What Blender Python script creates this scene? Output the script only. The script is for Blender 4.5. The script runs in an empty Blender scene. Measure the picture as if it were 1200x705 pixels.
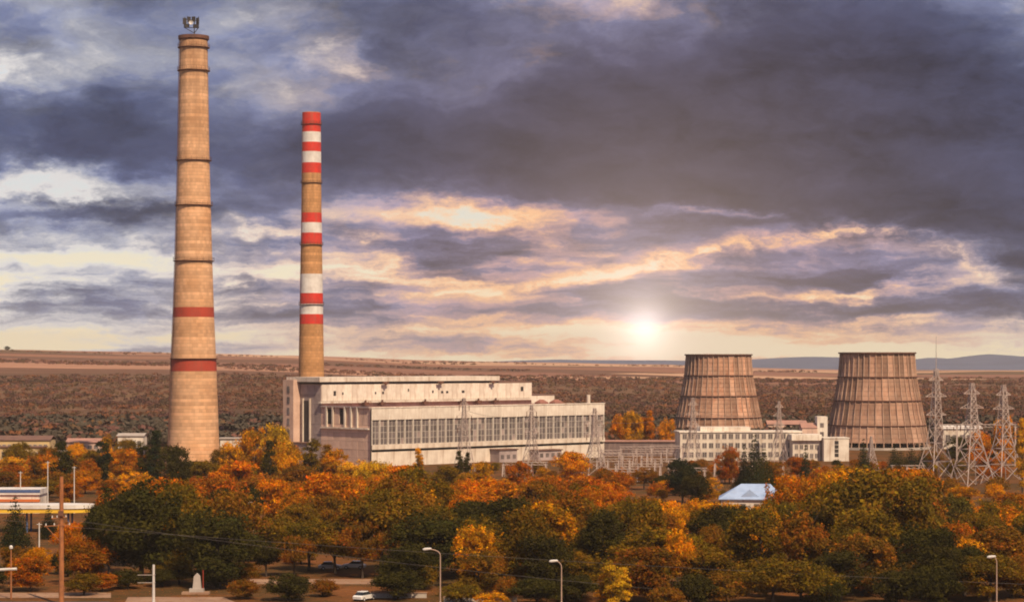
import bpy, math, random
import numpy as np
from mathutils import Vector, Matrix

random.seed(7)
rng = np.random.default_rng(11)
sc = bpy.context.scene
COL = sc.collection
R = math.radians

# ---------------------------------------------------------------- camera
F = 2667.0          # focal length in units of 1/1200 of the picture width
CZ = 38.0           # eye height above the flat ground of the plant
cam = bpy.data.cameras.new('camera')
cam.sensor_width = 36.0
cam.lens = 36.0 * F / 1200.0
cam.shift_y = 67.5 / 1200.0
cam.clip_start = 1.0
cam.clip_end = 40000.0
camo = bpy.data.objects.new('camera', cam)
camo.location = (0, 0, CZ)
camo.rotation_euler = (math.pi / 2, 0, 0)
COL.objects.link(camo)
sc.camera = camo

# ---------------------------------------------------------------- sun, exposure
SUN = Vector((0.46, -0.88, 0.0)).normalized()
ELEV = R(47)
to_sun = Vector((SUN.x * math.cos(ELEV), SUN.y * math.cos(ELEV), math.sin(ELEV)))
sl = bpy.data.lights.new('sun', 'SUN')
sl.energy = 5.0
sl.angle = R(0.6)
sl.color = (1.0, 0.76, 0.50)
so = bpy.data.objects.new('sun', sl)
so.rotation_euler = (-to_sun).to_track_quat('-Z', 'Y').to_euler()
so.location = (200, -200, 300)
COL.objects.link(so)

sc.view_settings.view_transform = 'Standard'
sc.view_settings.look = 'None'
sc.view_settings.exposure = 0.08
sc.view_settings.gamma = 1.0
sc.view_settings.use_curve_mapping = False
sc.render.engine = 'CYCLES'
sc.cycles.use_denoising = True
sc.cycles.max_bounces = 6
sc.cycles.diffuse_bounces = 3
sc.cycles.transmission_bounces = 3
sc.cycles.transparent_max_bounces = 6
sc.cycles.volume_bounces = 0
sc.cycles.filter_width = 1.9


# ---------------------------------------------------------------- node helper
class NT:
    def __init__(self, tree):
        self.t = tree
        self.n = tree.nodes
        self.l = tree.links

    def node(self, kind, **kw):
        nd = self.n.new(kind)
        for k, v in kw.items():
            setattr(nd, k, v)
        return nd

    def put(self, sock, v):
        if isinstance(v, bpy.types.NodeSocket):
            self.l.new(v, sock)
        else:
            sock.default_value = v

    def m(self, op, a, b=None, c=None, clamp=False):
        nd = self.node('ShaderNodeMath', operation=op)
        nd.use_clamp = clamp
        for i, v in enumerate((a, b, c)):
            if v is not None:
                self.put(nd.inputs[i], v)
        return nd.outputs[0]

    def v(self, op, a, b=None):
        nd = self.node('ShaderNodeVectorMath', operation=op)
        self.put(nd.inputs[0], a)
        if b is not None:
            self.put(nd.inputs[1], b)
        return nd.outputs[0]

    def xyz(self, x, y, z):
        nd = self.node('ShaderNodeCombineXYZ')
        for i, q in enumerate((x, y, z)):
            self.put(nd.inputs[i], q)
        return nd.outputs[0]

    def sep(self, v):
        nd = self.node('ShaderNodeSeparateXYZ')
        self.l.new(v, nd.inputs[0])
        return nd.outputs

    def noise(self, vec, scale, detail=4.0, rough=0.55, color=False, dist=0.0):
        nd = self.node('ShaderNodeTexNoise')
        if vec is not None:
            self.l.new(vec, nd.inputs['Vector'])
        nd.inputs['Scale'].default_value = scale
        nd.inputs['Detail'].default_value = detail
        nd.inputs['Roughness'].default_value = rough
        nd.inputs['Distortion'].default_value = dist
        return nd.outputs['Color' if color else 'Fac']

    def mix(self, f, a, b, mode='MIX'):
        nd = self.node('ShaderNodeMix', data_type='RGBA', blend_type=mode)
        self.put(nd.inputs[0], f)
        for s, q in ((nd.inputs[6], a), (nd.inputs[7], b)):
            if isinstance(q, tuple) and len(q) == 3:
                q = (*q, 1.0)
            self.put(s, q)
        return nd.outputs[2]

    def ramp(self, f, stops, interp='LINEAR'):
        nd = self.node('ShaderNodeValToRGB')
        cr = nd.color_ramp
        cr.interpolation = interp
        while len(cr.elements) < len(stops):
            cr.elements.new(0.5)
        for e, (p, c) in zip(cr.elements, stops):
            e.position = p
            e.color = (*c, 1.0) if len(c) == 3 else c
        self.l.new(f, nd.inputs[0])
        return nd.outputs[0]

    def smooth(self, x, lo, hi):
        nd = self.node('ShaderNodeMapRange', interpolation_type='SMOOTHSTEP')
        self.put(nd.inputs[0], x)
        nd.inputs[1].default_value = lo
        nd.inputs[2].default_value = hi
        return nd.outputs[0]


# ---------------------------------------------------------------- sky
def build_sky():
    w = bpy.data.worlds.new('World')
    sc.world = w
    w.use_nodes = True
    w.cycles.sampling_method = 'MANUAL'
    w.cycles.sample_map_resolution = 256
    w.node_tree.nodes.clear()
    g = NT(w.node_tree)
    tc = g.node('ShaderNodeTexCoord').outputs['Generated']
    d = g.v('NORMALIZE', tc)
    x, y, z = g.sep(d)
    K = 26.67                                    # one unit = 2.15 degrees
    az = g.m('MULTIPLY', g.m('ARCTAN2', x, y), K)
    el = g.m('MULTIPLY', g.m('ARCSINE', z), K)
    # cloud space: direction, flattened so that banks lie along the horizon
    p = g.xyz(g.m('MULTIPLY', x, K), g.m('MULTIPLY', y, K), g.m('MULTIPLY', z, K * 2.2))
    warp = g.v('SUBTRACT', g.noise(p, 0.5, 6.0, 0.6, True), (0.5, 0.5, 0.5))
    warp2 = g.v('SUBTRACT', g.noise(p, 1.9, 5.0, 0.65, True), (0.5, 0.5, 0.5))
    wsum = g.v('ADD', warp, g.v('MULTIPLY', warp2, (0.45, 0.45, 0.45)))
    wx, wy, wz = g.sep(wsum)
    u = g.m('ADD', az, g.m('MULTIPLY', wx, 3.0))
    v = g.m('ADD', el, g.m('MULTIPLY', wz, 0.85))
    pw = g.v('ADD', p, g.v('MULTIPLY', warp, (2.0, 2.0, 1.6)))
    big = g.noise(pw, 0.24, 3.0, 0.5)
    mid = g.noise(pw, 0.60, 8.0, 0.60)
    up = g.noise(g.v('ADD', pw, (0.25, 0.0, 0.45)), 0.60, 6.0, 0.60)
    pl = g.xyz(g.m('MULTIPLY', x, K * 0.5), g.m('MULTIPLY', y, K * 0.5), g.m('MULTIPLY', z, K * 4.6))
    plw = g.v('ADD', pl, g.v('MULTIPLY', wsum, (1.2, 1.2, 1.5)))
    streak = g.noise(plw, 0.75, 7.0, 0.60)
    fine = g.noise(pw, 2.2, 6.0, 0.62)

    uv = g.xyz(u, v, 0.0)
    calm = g.xyz(g.m('MULTIPLY_ADD', wx, 1.3, az), g.m('MULTIPLY_ADD', wz, 0.42, el), 0.0)

    def gauss(cu, cv, a, b, tilt=0.0, base=None):
        q = g.v('SUBTRACT', base or uv, (cu, cv, 0.0))
        if tilt:
            s0, s1, _ = g.sep(q)
            q = g.xyz(s0, g.m('MULTIPLY_ADD', s0, -tilt, s1), 0.0)
        q = g.v('MULTIPLY', q, (1.0 / a, 1.0 / b, 0.0))
        dq = g.node('ShaderNodeVectorMath', operation='DOT_PRODUCT')
        g.l.new(q, dq.inputs[0])
        g.l.new(q, dq.inputs[1])
        return g.m('POWER', 0.36788, dq.outputs['Value'])

    low = g.m('SUBTRACT', 1.0, g.smooth(el, 0.8, 2.4))          # streaky layer near the horizon
    body = g.m('ADD', g.m('MULTIPLY', mid, 0.55), g.m('MULTIPLY', big, 0.5))
    body = g.m('MULTIPLY_ADD', fine, 0.16, body)
    lowf = g.m('MULTIPLY_ADD', fine, 0.14, g.m('MULTIPLY', streak, 1.06))
    fld = g.m('ADD', g.m('MULTIPLY', body, g.m('SUBTRACT', 1.0, low)), g.m('MULTIPLY', lowf, low))
    dens = g.m('ADD', g.m('MULTIPLY', g.m('SUBTRACT', fld, 0.60), 1.75), 0.60)
    # layout of the banks and gaps: (azimuth, elevation, width, height, tilt, weight)
    feats = [
        (5.2, 2.25, 3.2, 1.2, -0.12, 0.42),   # heavy bank over the towers
        (3.2, 2.9, 3.6, 1.1, 0.0, 0.36),
        (-2.6, 2.55, 3.2, 0.65, 0.0, 0.26),   # blue-grey band behind the chimneys
        (-5.6, 2.75, 1.5, 0.6, 0.0, 0.22),
        (-5.2, 2.02, 1.6, 0.22, -0.02, -0.62),  # pale gap at the left
        (-6.0, 3.25, 0.9, 0.22, -0.15, -0.34),
        (-2.4, 3.75, 2.4, 0.5, 0.0, 0.10),
        (-2.1, 3.42, 0.4, 0.2, 0.0, -0.16),
        (0.7, 4.35, 2.2, 0.35, 0.0, -0.26),
        (-0.4, 1.68, 1.9, 0.17, 0.0, -0.40),   # cream gap right of the striped chimney
        (-5.6, 1.15, 1.2, 0.28, 0.0, -0.44),
        (-2.9, 1.47, 0.8, 0.08, 0.0, -0.34),
        (-3.0, 1.05, 0.9, 0.14, 0.0, -0.30),
        (-0.6, 0.95, 1.5, 0.25, 0.0, -0.10),
        (4.0, 0.80, 0.9, 0.08, 0.05, -0.40),
        (2.4, 1.72, 0.6, 0.07, 0.0, -0.30),
        (3.6, 1.10, 0.9, 0.20, 0.0, 0.20),     # slate patch under the rim
        (1.6, 0.72, 1.5, 0.14, 0.0, 0.16),
        (-2.6, 0.62, 3.4, 0.16, 0.0, 0.10),
        (-3.0, 1.1, 4.0, 0.5, 0.0, -0.10),
        (-0.8, 1.30, 1.5, 0.14, 0.0, 0.16),
        (-4.8, 1.70, 1.3, 0.10, 0.0, 0.26),
        (4.6, 0.55, 1.6, 0.08, 0.0, 0.24),
    ]
    for cu, cv, a, b, t, wt in feats:
        dens = g.m('MULTIPLY_ADD', gauss(cu, cv, a, b, t), wt, dens)
    broken = g.smooth(g.m('ADD', g.m('MULTIPLY', streak, 0.6), g.m('MULTIPLY', fine, 0.4)), 0.36, 0.60)
    # peach rims that sweep up from the sun and bend down at the right
    for cu, cv, a, b, t, wt in [(0.3, 0.80, 1.0, 0.12, 0.13, -0.36), (1.4, 1.02, 1.0, 0.13, 0.20, -0.40), (2.6, 1.28, 0.9, 0.17, 0.20, -0.44), (3.8, 1.48, 0.8, 0.20, 0.10, -0.46), (4.7, 1.36, 0.7, 0.20, -0.30, -0.46), (5.35, 1.02, 0.6, 0.18, -0.60, -0.42), (3.0, 1.10, 1.4, 0.09, 0.08, -0.26), (5.0, 1.75, 1.6, 0.35, -0.2, 0.16), (2.6, 1.85, 1.6, 0.18, 0.0, 0.14)]:
        k = gauss(cu, cv, a, b, t, calm)
        if wt < 0:
            k = g.m('MULTIPLY', k, broken)
        dens = g.m('MULTIPLY_ADD', k, wt, dens)
    # clear strip right above the horizon
    strip = g.m('SUBTRACT', 1.0, g.smooth(el, 0.20, 0.60))
    dens = g.m('MULTIPLY_ADD', strip, -0.36, dens)
    t = g.smooth(dens, 0.02, 1.10)

    sky = g.node('ShaderNodeTexSky', sky_type='NISHITA')
    sky.sun_disc = False
    sky.sun_elevation = ELEV
    sky.sun_rotation = math.atan2(to_sun.x, to_sun.y)
    sky.altitude = 100.0
    sky.air_density = 1.0
    sky.dust_density = 2.0
    clear_hi = g.mix(1.0, sky.outputs[0], (0.10, 0.10, 0.10), 'MULTIPLY')
    clear = g.mix(0.65, clear_hi, (0.66, 0.74, 0.80))
    hz = g.m('SUBTRACT', 1.0, g.smooth(el, 0.15, 2.7))
    clear = g.mix(hz, clear, (1.0, 0.84, 0.55))
    # warmth of the cloud rims falls off away from the bright part of the sky
    sund = Vector((math.sin(155 / F), math.cos(155 / F), 35 / F)).normalized()
    dp = g.node('ShaderNodeVectorMath', operation='DOT_PRODUCT')
    g.l.new(d, dp.inputs[0])
    dp.inputs[1].default_value = sund
    ang = g.m('ARCCOSINE', g.m('MINIMUM', dp.outputs['Value'], 1.0))
    ang = g.m('MULTIPLY', ang, K)
    warm = g.m('SUBTRACT', 1.0, g.smooth(ang, 1.5, 6.5))
    lit = g.ramp(t, [(0.0, (0.70, 0.76, 0.80)), (0.20, (0.72, 0.69, 0.68)), (0.42, (0.35, 0.365, 0.45)), (0.64, (0.152, 0.175, 0.285)), (0.85, (0.070, 0.086, 0.165)), (1.0, (0.044, 0.053, 0.108))])
    litw = g.ramp(t, [(0.0, (1.0, 0.84, 0.56)), (0.22, (0.95, 0.53, 0.27)), (0.40, (0.46, 0.28, 0.29)), (0.60, (0.150, 0.134, 0.220)), (0.82, (0.070, 0.061, 0.104)), (1.0, (0.043, 0.038, 0.064))])
    cl = g.mix(warm, lit, litw)
    relief = g.m('MULTIPLY', g.m('SUBTRACT', mid, up), 2.6)
    shade = g.m('ADD', 1.0, g.m('ADD', relief, g.m('MULTIPLY', g.m('SUBTRACT', fine, 0.5), 0.7)))
    shade = g.m('MAXIMUM', shade, 0.45)
    cl = g.mix(g.smooth(t, 0.20, 0.55), cl, g.mix(1.0, cl, g.xyz(shade, shade, shade), 'MULTIPLY'))
    cov = g.smooth(t, 0.02, 0.22)
    colr = g.mix(cov, clear, cl)
    # the low sun burning through the haze
    lor = g.m('ADD', 1.0, g.m('POWER', g.m('DIVIDE', ang, 0.30), 2.0))
    halo = g.m('POWER', lor, -1.35)
    wide = g.m('POWER', 2.71828, g.m('MULTIPLY', g.m('DIVIDE', ang, 1.3), -1.0))
    colr = g.mix(g.m('MULTIPLY', wide, 0.42), colr, (1.0, 0.70, 0.55))
    colr = g.mix(1.0, colr, g.mix(1.0, g.xyz(halo, halo, halo), (1.05, 0.92, 0.86), 'MULTIPLY'), 'ADD')
    bg = g.node('ShaderNodeBackground')
    g.l.new(colr, bg.inputs[0])
    bg.inputs[1].default_value = 1.0
    out = g.node('ShaderNodeOutputWorld')
    g.l.new(bg.outputs[0], out.inputs[0])


build_sky()


# ---------------------------------------------------------------- materials
MATS = {}


def mat(name, c1, c2=None, scale=0.6, rough=0.85, streak=None, bump=0.0, metal=0.0, per_object=0.0, spec=0.3):
    """weathered surface: two tones by noise, optional stretched streaks, optional per-object value spread"""
    if name in MATS:
        return MATS[name]
    mt = bpy.data.materials.new(name)
    mt.use_nodes = True
    g = NT(mt.node_tree)
    bs = g.n['Principled BSDF']
    co = g.node('ShaderNodeTexCoord').outputs['Object']
    c2 = c2 or tuple(q * 0.75 for q in c1)
    f = g.smooth(g.noise(co, scale, 6.0, 0.62), 0.32, 0.70)
    c = g.mix(f, c1, c2)
    if streak:
        sv, amount, dark = streak
        s = g.noise(g.v('MULTIPLY', co, sv), 1.0, 4.0, 0.6)
        c = g.mix(g.m('MULTIPLY', g.smooth(s, 0.48, 0.75), amount), c, dark)
    if per_object:
        oi = g.node('ShaderNodeObjectInfo').outputs['Random']
        k = g.m('MULTIPLY_ADD', oi, per_object, 1.0 - per_object * 0.5)
        c = g.mix(1.0, c, g.xyz(k, k, k), 'MULTIPLY')
    g.put(bs.inputs['Base Color'], c)
    bs.inputs['Roughness'].default_value = rough
    bs.inputs['Metallic'].default_value = metal
    bs.inputs['Specular IOR Level'].default_value = spec
    if bump:
        b = g.node('ShaderNodeBump')
        b.inputs['Strength'].default_value = bump
        b.inputs['Distance'].default_value = 0.15
        g.l.new(g.noise(co, scale * 5, 5.0, 0.6), b.inputs['Height'])
        g.l.new(b.outputs[0], bs.inputs['Normal'])
    MATS[name] = mt
    return mt


def chimney_mat(name, c1, c2, lift, top=150.0):
    """concrete cast in lifts: faint joints every `lift` metres, rain streaks"""
    mt = bpy.data.materials.new(name)
    mt.use_nodes = True
    g = NT(mt.node_tree)
    bs = g.n['Principled BSDF']
    co = g.node('ShaderNodeTexCoord').outputs['Object']
    x, y, z = g.sep(co)
    f = g.smooth(g.noise(co, 0.10, 6.0, 0.6), 0.3, 0.7)
    c = g.mix(f, c1, c2)
    zi = g.m('FLOOR', g.m('DIVIDE', z, lift))
    wn = g.node('ShaderNodeTexWhiteNoise', noise_dimensions='1D')
    g.l.new(zi, wn.inputs['W'])
    k = g.m('MULTIPLY_ADD', wn.outputs['Value'], 0.34, 0.83)
    c = g.mix(1.0, c, g.xyz(k, k, k), 'MULTIPLY')
    ai = g.m('FLOOR', g.m('MULTIPLY_ADD', zi, 0.37, g.m('MULTIPLY', g.m('ARCTAN2', y, x), 6.5)))
    wb = g.node('ShaderNodeTexWhiteNoise', noise_dimensions='2D')
    g.l.new(g.xyz(ai, zi, 0.0), wb.inputs['Vector'])
    kb = g.m('MULTIPLY_ADD', wb.outputs['Value'], 0.24, 0.88)
    c = g.mix(1.0, c, g.xyz(kb, kb, kb), 'MULTIPLY')
    fr = g.m('FRACT', g.m('DIVIDE', z, lift))
    j = g.m('SUBTRACT', 1.0, g.smooth(fr, 0.0, 0.30))
    c = g.mix(g.m('MULTIPLY', j, 0.42), c, tuple(q * 0.45 for q in c1))
    s = g.noise(g.v('MULTIPLY', co, (0.9, 0.9, 0.03)), 1.0, 4.0, 0.6)
    c = g.mix(g.m('MULTIPLY', g.smooth(s, 0.5, 0.8), 0.5), c, tuple(q * 0.55 for q in c1))
    so_ = g.noise(g.v('MULTIPLY', co, (0.5, 0.5, 0.02)), 1.0, 5.0, 0.65)
    soot = g.m('MULTIPLY', g.smooth(z, top - 75.0, top), g.smooth(so_, 0.35, 0.65))
    c = g.mix(g.m('MULTIPLY', soot, 0.45), c, (0.20, 0.105, 0.06))
    g.put(bs.inputs['Base Color'], c)
    bs.inputs['Roughness'].default_value = 0.92
    bs.inputs['Specular IOR Level'].default_value = 0.2
    return mt


def leaf_mat(name, trans=0.22):
    mt = bpy.data.materials.new(name)
    mt.use_nodes = True
    g = NT(mt.node_tree)
    g.n.clear()
    oc = g.node('ShaderNodeObjectInfo').outputs['Color']
    at = g.node('ShaderNodeAttribute', attribute_name='tint')
    tx, ty, tz = g.sep(at.outputs['Vector'])       # lobe turn, leaf value, leaf hue
    hv = g.node('ShaderNodeHueSaturation')
    g.l.new(oc, hv.inputs['Color'])
    g.put(hv.inputs['Hue'], g.m('MULTIPLY_ADD', tz, 0.05, 0.475))
    g.put(hv.inputs['Value'], g.m('MULTIPLY_ADD', ty, 0.7, 0.65))
    hv.inputs['Saturation'].default_value = 1.0
    c = g.mix(g.m('MULTIPLY', g.smooth(tx, 0.30, 0.95), 0.72), hv.outputs[0], (0.070, 0.058, 0.010))
    df = g.node('ShaderNodeBsdfDiffuse')
    tr = g.node('ShaderNodeBsdfTranslucent')
    g.l.new(c, df.inputs[0])
    g.l.new(c, tr.inputs[0])
    mx = g.node('ShaderNodeMixShader')
    mx.inputs[0].default_value = trans
    g.l.new(df.outputs[0], mx.inputs[1])
    g.l.new(tr.outputs[0], mx.inputs[2])
    o = g.node('ShaderNodeOutputMaterial')
    g.l.new(mx.outputs[0], o.inputs[0])
    return mt


M_WHITE = mat('white_render', (0.80, 0.74, 0.66), (0.60, 0.52, 0.45), 0.16, 0.85, ((0.7, 0.7, 0.07), 0.75, (0.36, 0.24, 0.17)), per_object=0.14)
M_CREAM = mat('cream_panel', (0.76, 0.69, 0.60), (0.56, 0.47, 0.40), 0.12, 0.85, ((0.6, 0.6, 0.06), 0.65, (0.36, 0.25, 0.18)), per_object=0.16)
M_PINK = mat('pink_grey_panel', (0.74, 0.53, 0.43), (0.58, 0.39, 0.31), 0.15, 0.9, ((0.8, 0.8, 0.08), 0.5, (0.30, 0.22, 0.21)), per_object=0.18)
M_GREY = mat('grey_panel', (0.42, 0.34, 0.33), (0.28, 0.22, 0.22), 0.15, 0.9, per_object=0.22)
M_DARK = mat('dark_opening', (0.035, 0.03, 0.035), (0.06, 0.05, 0.05), 0.5, 0.6)
M_GLASS = mat('dusty_glass', (0.11, 0.095, 0.10), (0.21, 0.17, 0.16), 0.25, 0.28, per_object=0.7, spec=0.5)
M_PALEGLASS = mat('pale_dusty_glass', (0.34, 0.27, 0.25), (0.24, 0.19, 0.19), 0.3, 0.4, per_object=0.5)
M_FRAME = mat('window_frame_paint', (0.62, 0.57, 0.51), (0.45, 0.40, 0.36), 0.4, 0.7)
M_ROOF = mat('red_brown_roof', (0.30, 0.13, 0.10), (0.22, 0.12, 0.10), 0.08, 0.95)
M_RUST = mat('rusty_steel', (0.17, 0.075, 0.05), (0.10, 0.05, 0.04), 0.8, 0.8)
M_RED = mat('dull_red_paint', (0.42, 0.055, 0.03), (0.32, 0.05, 0.03), 0.25, 0.7, ((0.6, 0.6, 0.1), 0.4, (0.24, 0.07, 0.045)))
M_RED2 = mat('signal_red_paint', (0.66, 0.035, 0.02), (0.48, 0.04, 0.028), 0.35, 0.6, ((0.9, 0.9, 0.10), 0.6, (0.36, 0.09, 0.055)))
M_WBAND = mat('white_band_paint', (0.74, 0.72, 0.70), (0.58, 0.54, 0.52), 0.3, 0.75, ((0.7, 0.7, 0.08), 0.35, (0.40, 0.34, 0.30)))
M_CONC1 = chimney_mat('chimney_concrete', (0.66, 0.405, 0.245), (0.56, 0.31, 0.165), 1.2)
M_CONC2 = chimney_mat('striped_chimney_concrete', (0.56, 0.30, 0.14), (0.46, 0.235, 0.10), 1.25)
M_STEEL = mat('pale_galvanised_steel', (0.56, 0.46, 0.42), (0.38, 0.29, 0.26), 0.5, 0.6, metal=0.2)
M_SHED = mat('dark_mauve_wall', (0.20, 0.145, 0.14), (0.13, 0.095, 0.095), 0.2, 0.9, ((0.7, 0.7, 0.1), 0.6, (0.30, 0.22, 0.2)))
M_CONCRETE = mat('grey_concrete', (0.46, 0.41, 0.37), (0.34, 0.29, 0.26), 0.4, 0.9)
M_WIRE = mat('wire_metal', (0.14, 0.12, 0.11), None, 1.0, 0.5)
M_BLACK = mat('black_metal', (0.03, 0.028, 0.03), (0.05, 0.04, 0.04), 1.0, 0.6)
M_BLUEROOF = mat('pale_blue_sheet_roof', (0.36, 0.48, 0.72), (0.25, 0.35, 0.56), 0.3, 0.55, ((0.3, 3.0, 1.0), 0.4, (0.36, 0.36, 0.42)))
M_YELLOW = mat('yellow_fascia', (0.80, 0.52, 0.05), (0.70, 0.42, 0.05), 0.3, 0.5)
M_ORANGE = mat('orange_fascia', (0.62, 0.16, 0.04), (0.5, 0.14, 0.05), 0.3, 0.6)
M_BLUE = mat('blue_paint', (0.08, 0.13, 0.30), (0.06, 0.10, 0.22), 0.5, 0.6)
M_BARK = mat('bark', (0.075, 0.052, 0.038), (0.04, 0.03, 0.024), 1.5, 0.95)
M_POLEWOOD = mat('tarred_pole', (0.42, 0.16, 0.06), (0.28, 0.11, 0.05), 1.2, 0.9, ((3, 3, 0.2), 0.6, (0.10, 0.05, 0.03)))
M_PLASTER = mat('ochre_plaster', (0.62, 0.46, 0.22), (0.50, 0.36, 0.2), 0.2, 0.9)
M_TILE = mat('brown_roof_sheet', (0.20, 0.11, 0.08), (0.14, 0.08, 0.07), 0.3, 0.9)
M_PINKROOF = mat('faded_red_roof', (0.42, 0.23, 0.18), (0.32, 0.18, 0.15), 0.2, 0.9)
M_ASPHALT = mat('asphalt', (0.10, 0.088, 0.08), (0.07, 0.062, 0.058), 0.3, 0.9)
M_PAVE = mat('pale_paving', (0.38, 0.24, 0.16), (0.27, 0.155, 0.10), 0.25, 0.9)
M_CARWHITE = mat('white_car_paint', (0.78, 0.77, 0.75), (0.74, 0.73, 0.71), 0.5, 0.25, spec=0.5)
M_CARGLASS = mat('car_glass', (0.03, 0.035, 0.04), None, 1.0, 0.1, spec=0.5)
M_RUBBER = mat('tyre_rubber', (0.02, 0.02, 0.02), None, 1.0, 0.9)
M_LAMPPOST = mat('lamp_post_concrete', (0.46, 0.33, 0.26), (0.34, 0.23, 0.18), 0.6, 0.85)
M_LAMP = mat('lamp_housing', (0.66, 0.64, 0.62), (0.55, 0.52, 0.5), 1.0, 0.5)
M_LEAF = leaf_mat('autumn_leaf')
M_NEEDLE = leaf_mat('needle_leaf', 0.1)


def tower_mat(name, grey):
    mt = bpy.data.materials.new(name)
    mt.use_nodes = True
    g = NT(mt.node_tree)
    bs = g.n['Principled BSDF']
    co = g.node('ShaderNodeTexCoord').outputs['Object']
    oi = g.node('ShaderNodeObjectInfo').outputs['Random']
    off = g.m('MULTIPLY', oi, 90.0)
    cv = g.v('ADD', co, g.xyz(off, off, off))
    f = g.smooth(g.noise(cv, 0.22, 6.0, 0.65), 0.30, 0.70)
    c = g.mix(f, (0.60, 0.335, 0.22), (0.33, 0.145, 0.088))
    s = g.noise(g.v('MULTIPLY', cv, (1.6, 1.6, 0.10)), 1.0, 5.0, 0.65)
    c = g.mix(g.m('MULTIPLY', g.smooth(s, 0.47, 0.70), 0.7), c, (0.50, 0.37, 0.29))
    s2 = g.noise(g.v('MULTIPLY', cv, (2.4, 2.4, 0.2)), 1.0, 5.0, 0.65)
    c = g.mix(g.m('MULTIPLY', g.smooth(s2, 0.55, 0.75), 0.6), c, (0.13, 0.075, 0.06))
    pos = g.node('ShaderNodeNewGeometry').outputs['Position']
    bigp = g.smooth(g.noise(g.v('MULTIPLY', pos, (1, 1, 0.45)), 0.16, 5.0, 0.65), 0.36, 0.66)
    c = g.mix(g.m('MULTIPLY', bigp, 0.65), c, g.mix(g.noise(pos, 0.5, 3.0), (0.17, 0.085, 0.06), (0.52, 0.36, 0.27)))
    zz = g.sep(co)[2]
    fr = g.m('FRACT', g.m('DIVIDE', zz, 1.95))
    ln = g.m('SUBTRACT', 1.0, g.smooth(g.m('ABSOLUTE', g.m('SUBTRACT', fr, 0.5)), 0.0, 0.16))
    c = g.mix(g.m('MULTIPLY', ln, 0.55), c, (0.13, 0.07, 0.052))
    c = g.mix(grey, c, (0.23, 0.17, 0.14))
    k = g.m('MULTIPLY_ADD', oi, 0.75, 0.60)
    c = g.mix(1.0, c, g.xyz(k, k, k), 'MULTIPLY')
    g.put(bs.inputs['Base Color'], c)
    bs.inputs['Roughness'].default_value = 0.95
    bs.inputs['Specular IOR Level'].default_value = 0.15
    return mt


M_CLAD = tower_mat('weathered_cladding', 0.0)
M_CLAD2 = tower_mat('greyer_weathered_cladding', 0.38)
M_RIB = mat('weathered_rib', (0.54, 0.37, 0.28), (0.34, 0.20, 0.145), 0.3, 0.95, ((0.6, 0.6, 0.08), 0.6, (0.15, 0.085, 0.065)))


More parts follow.
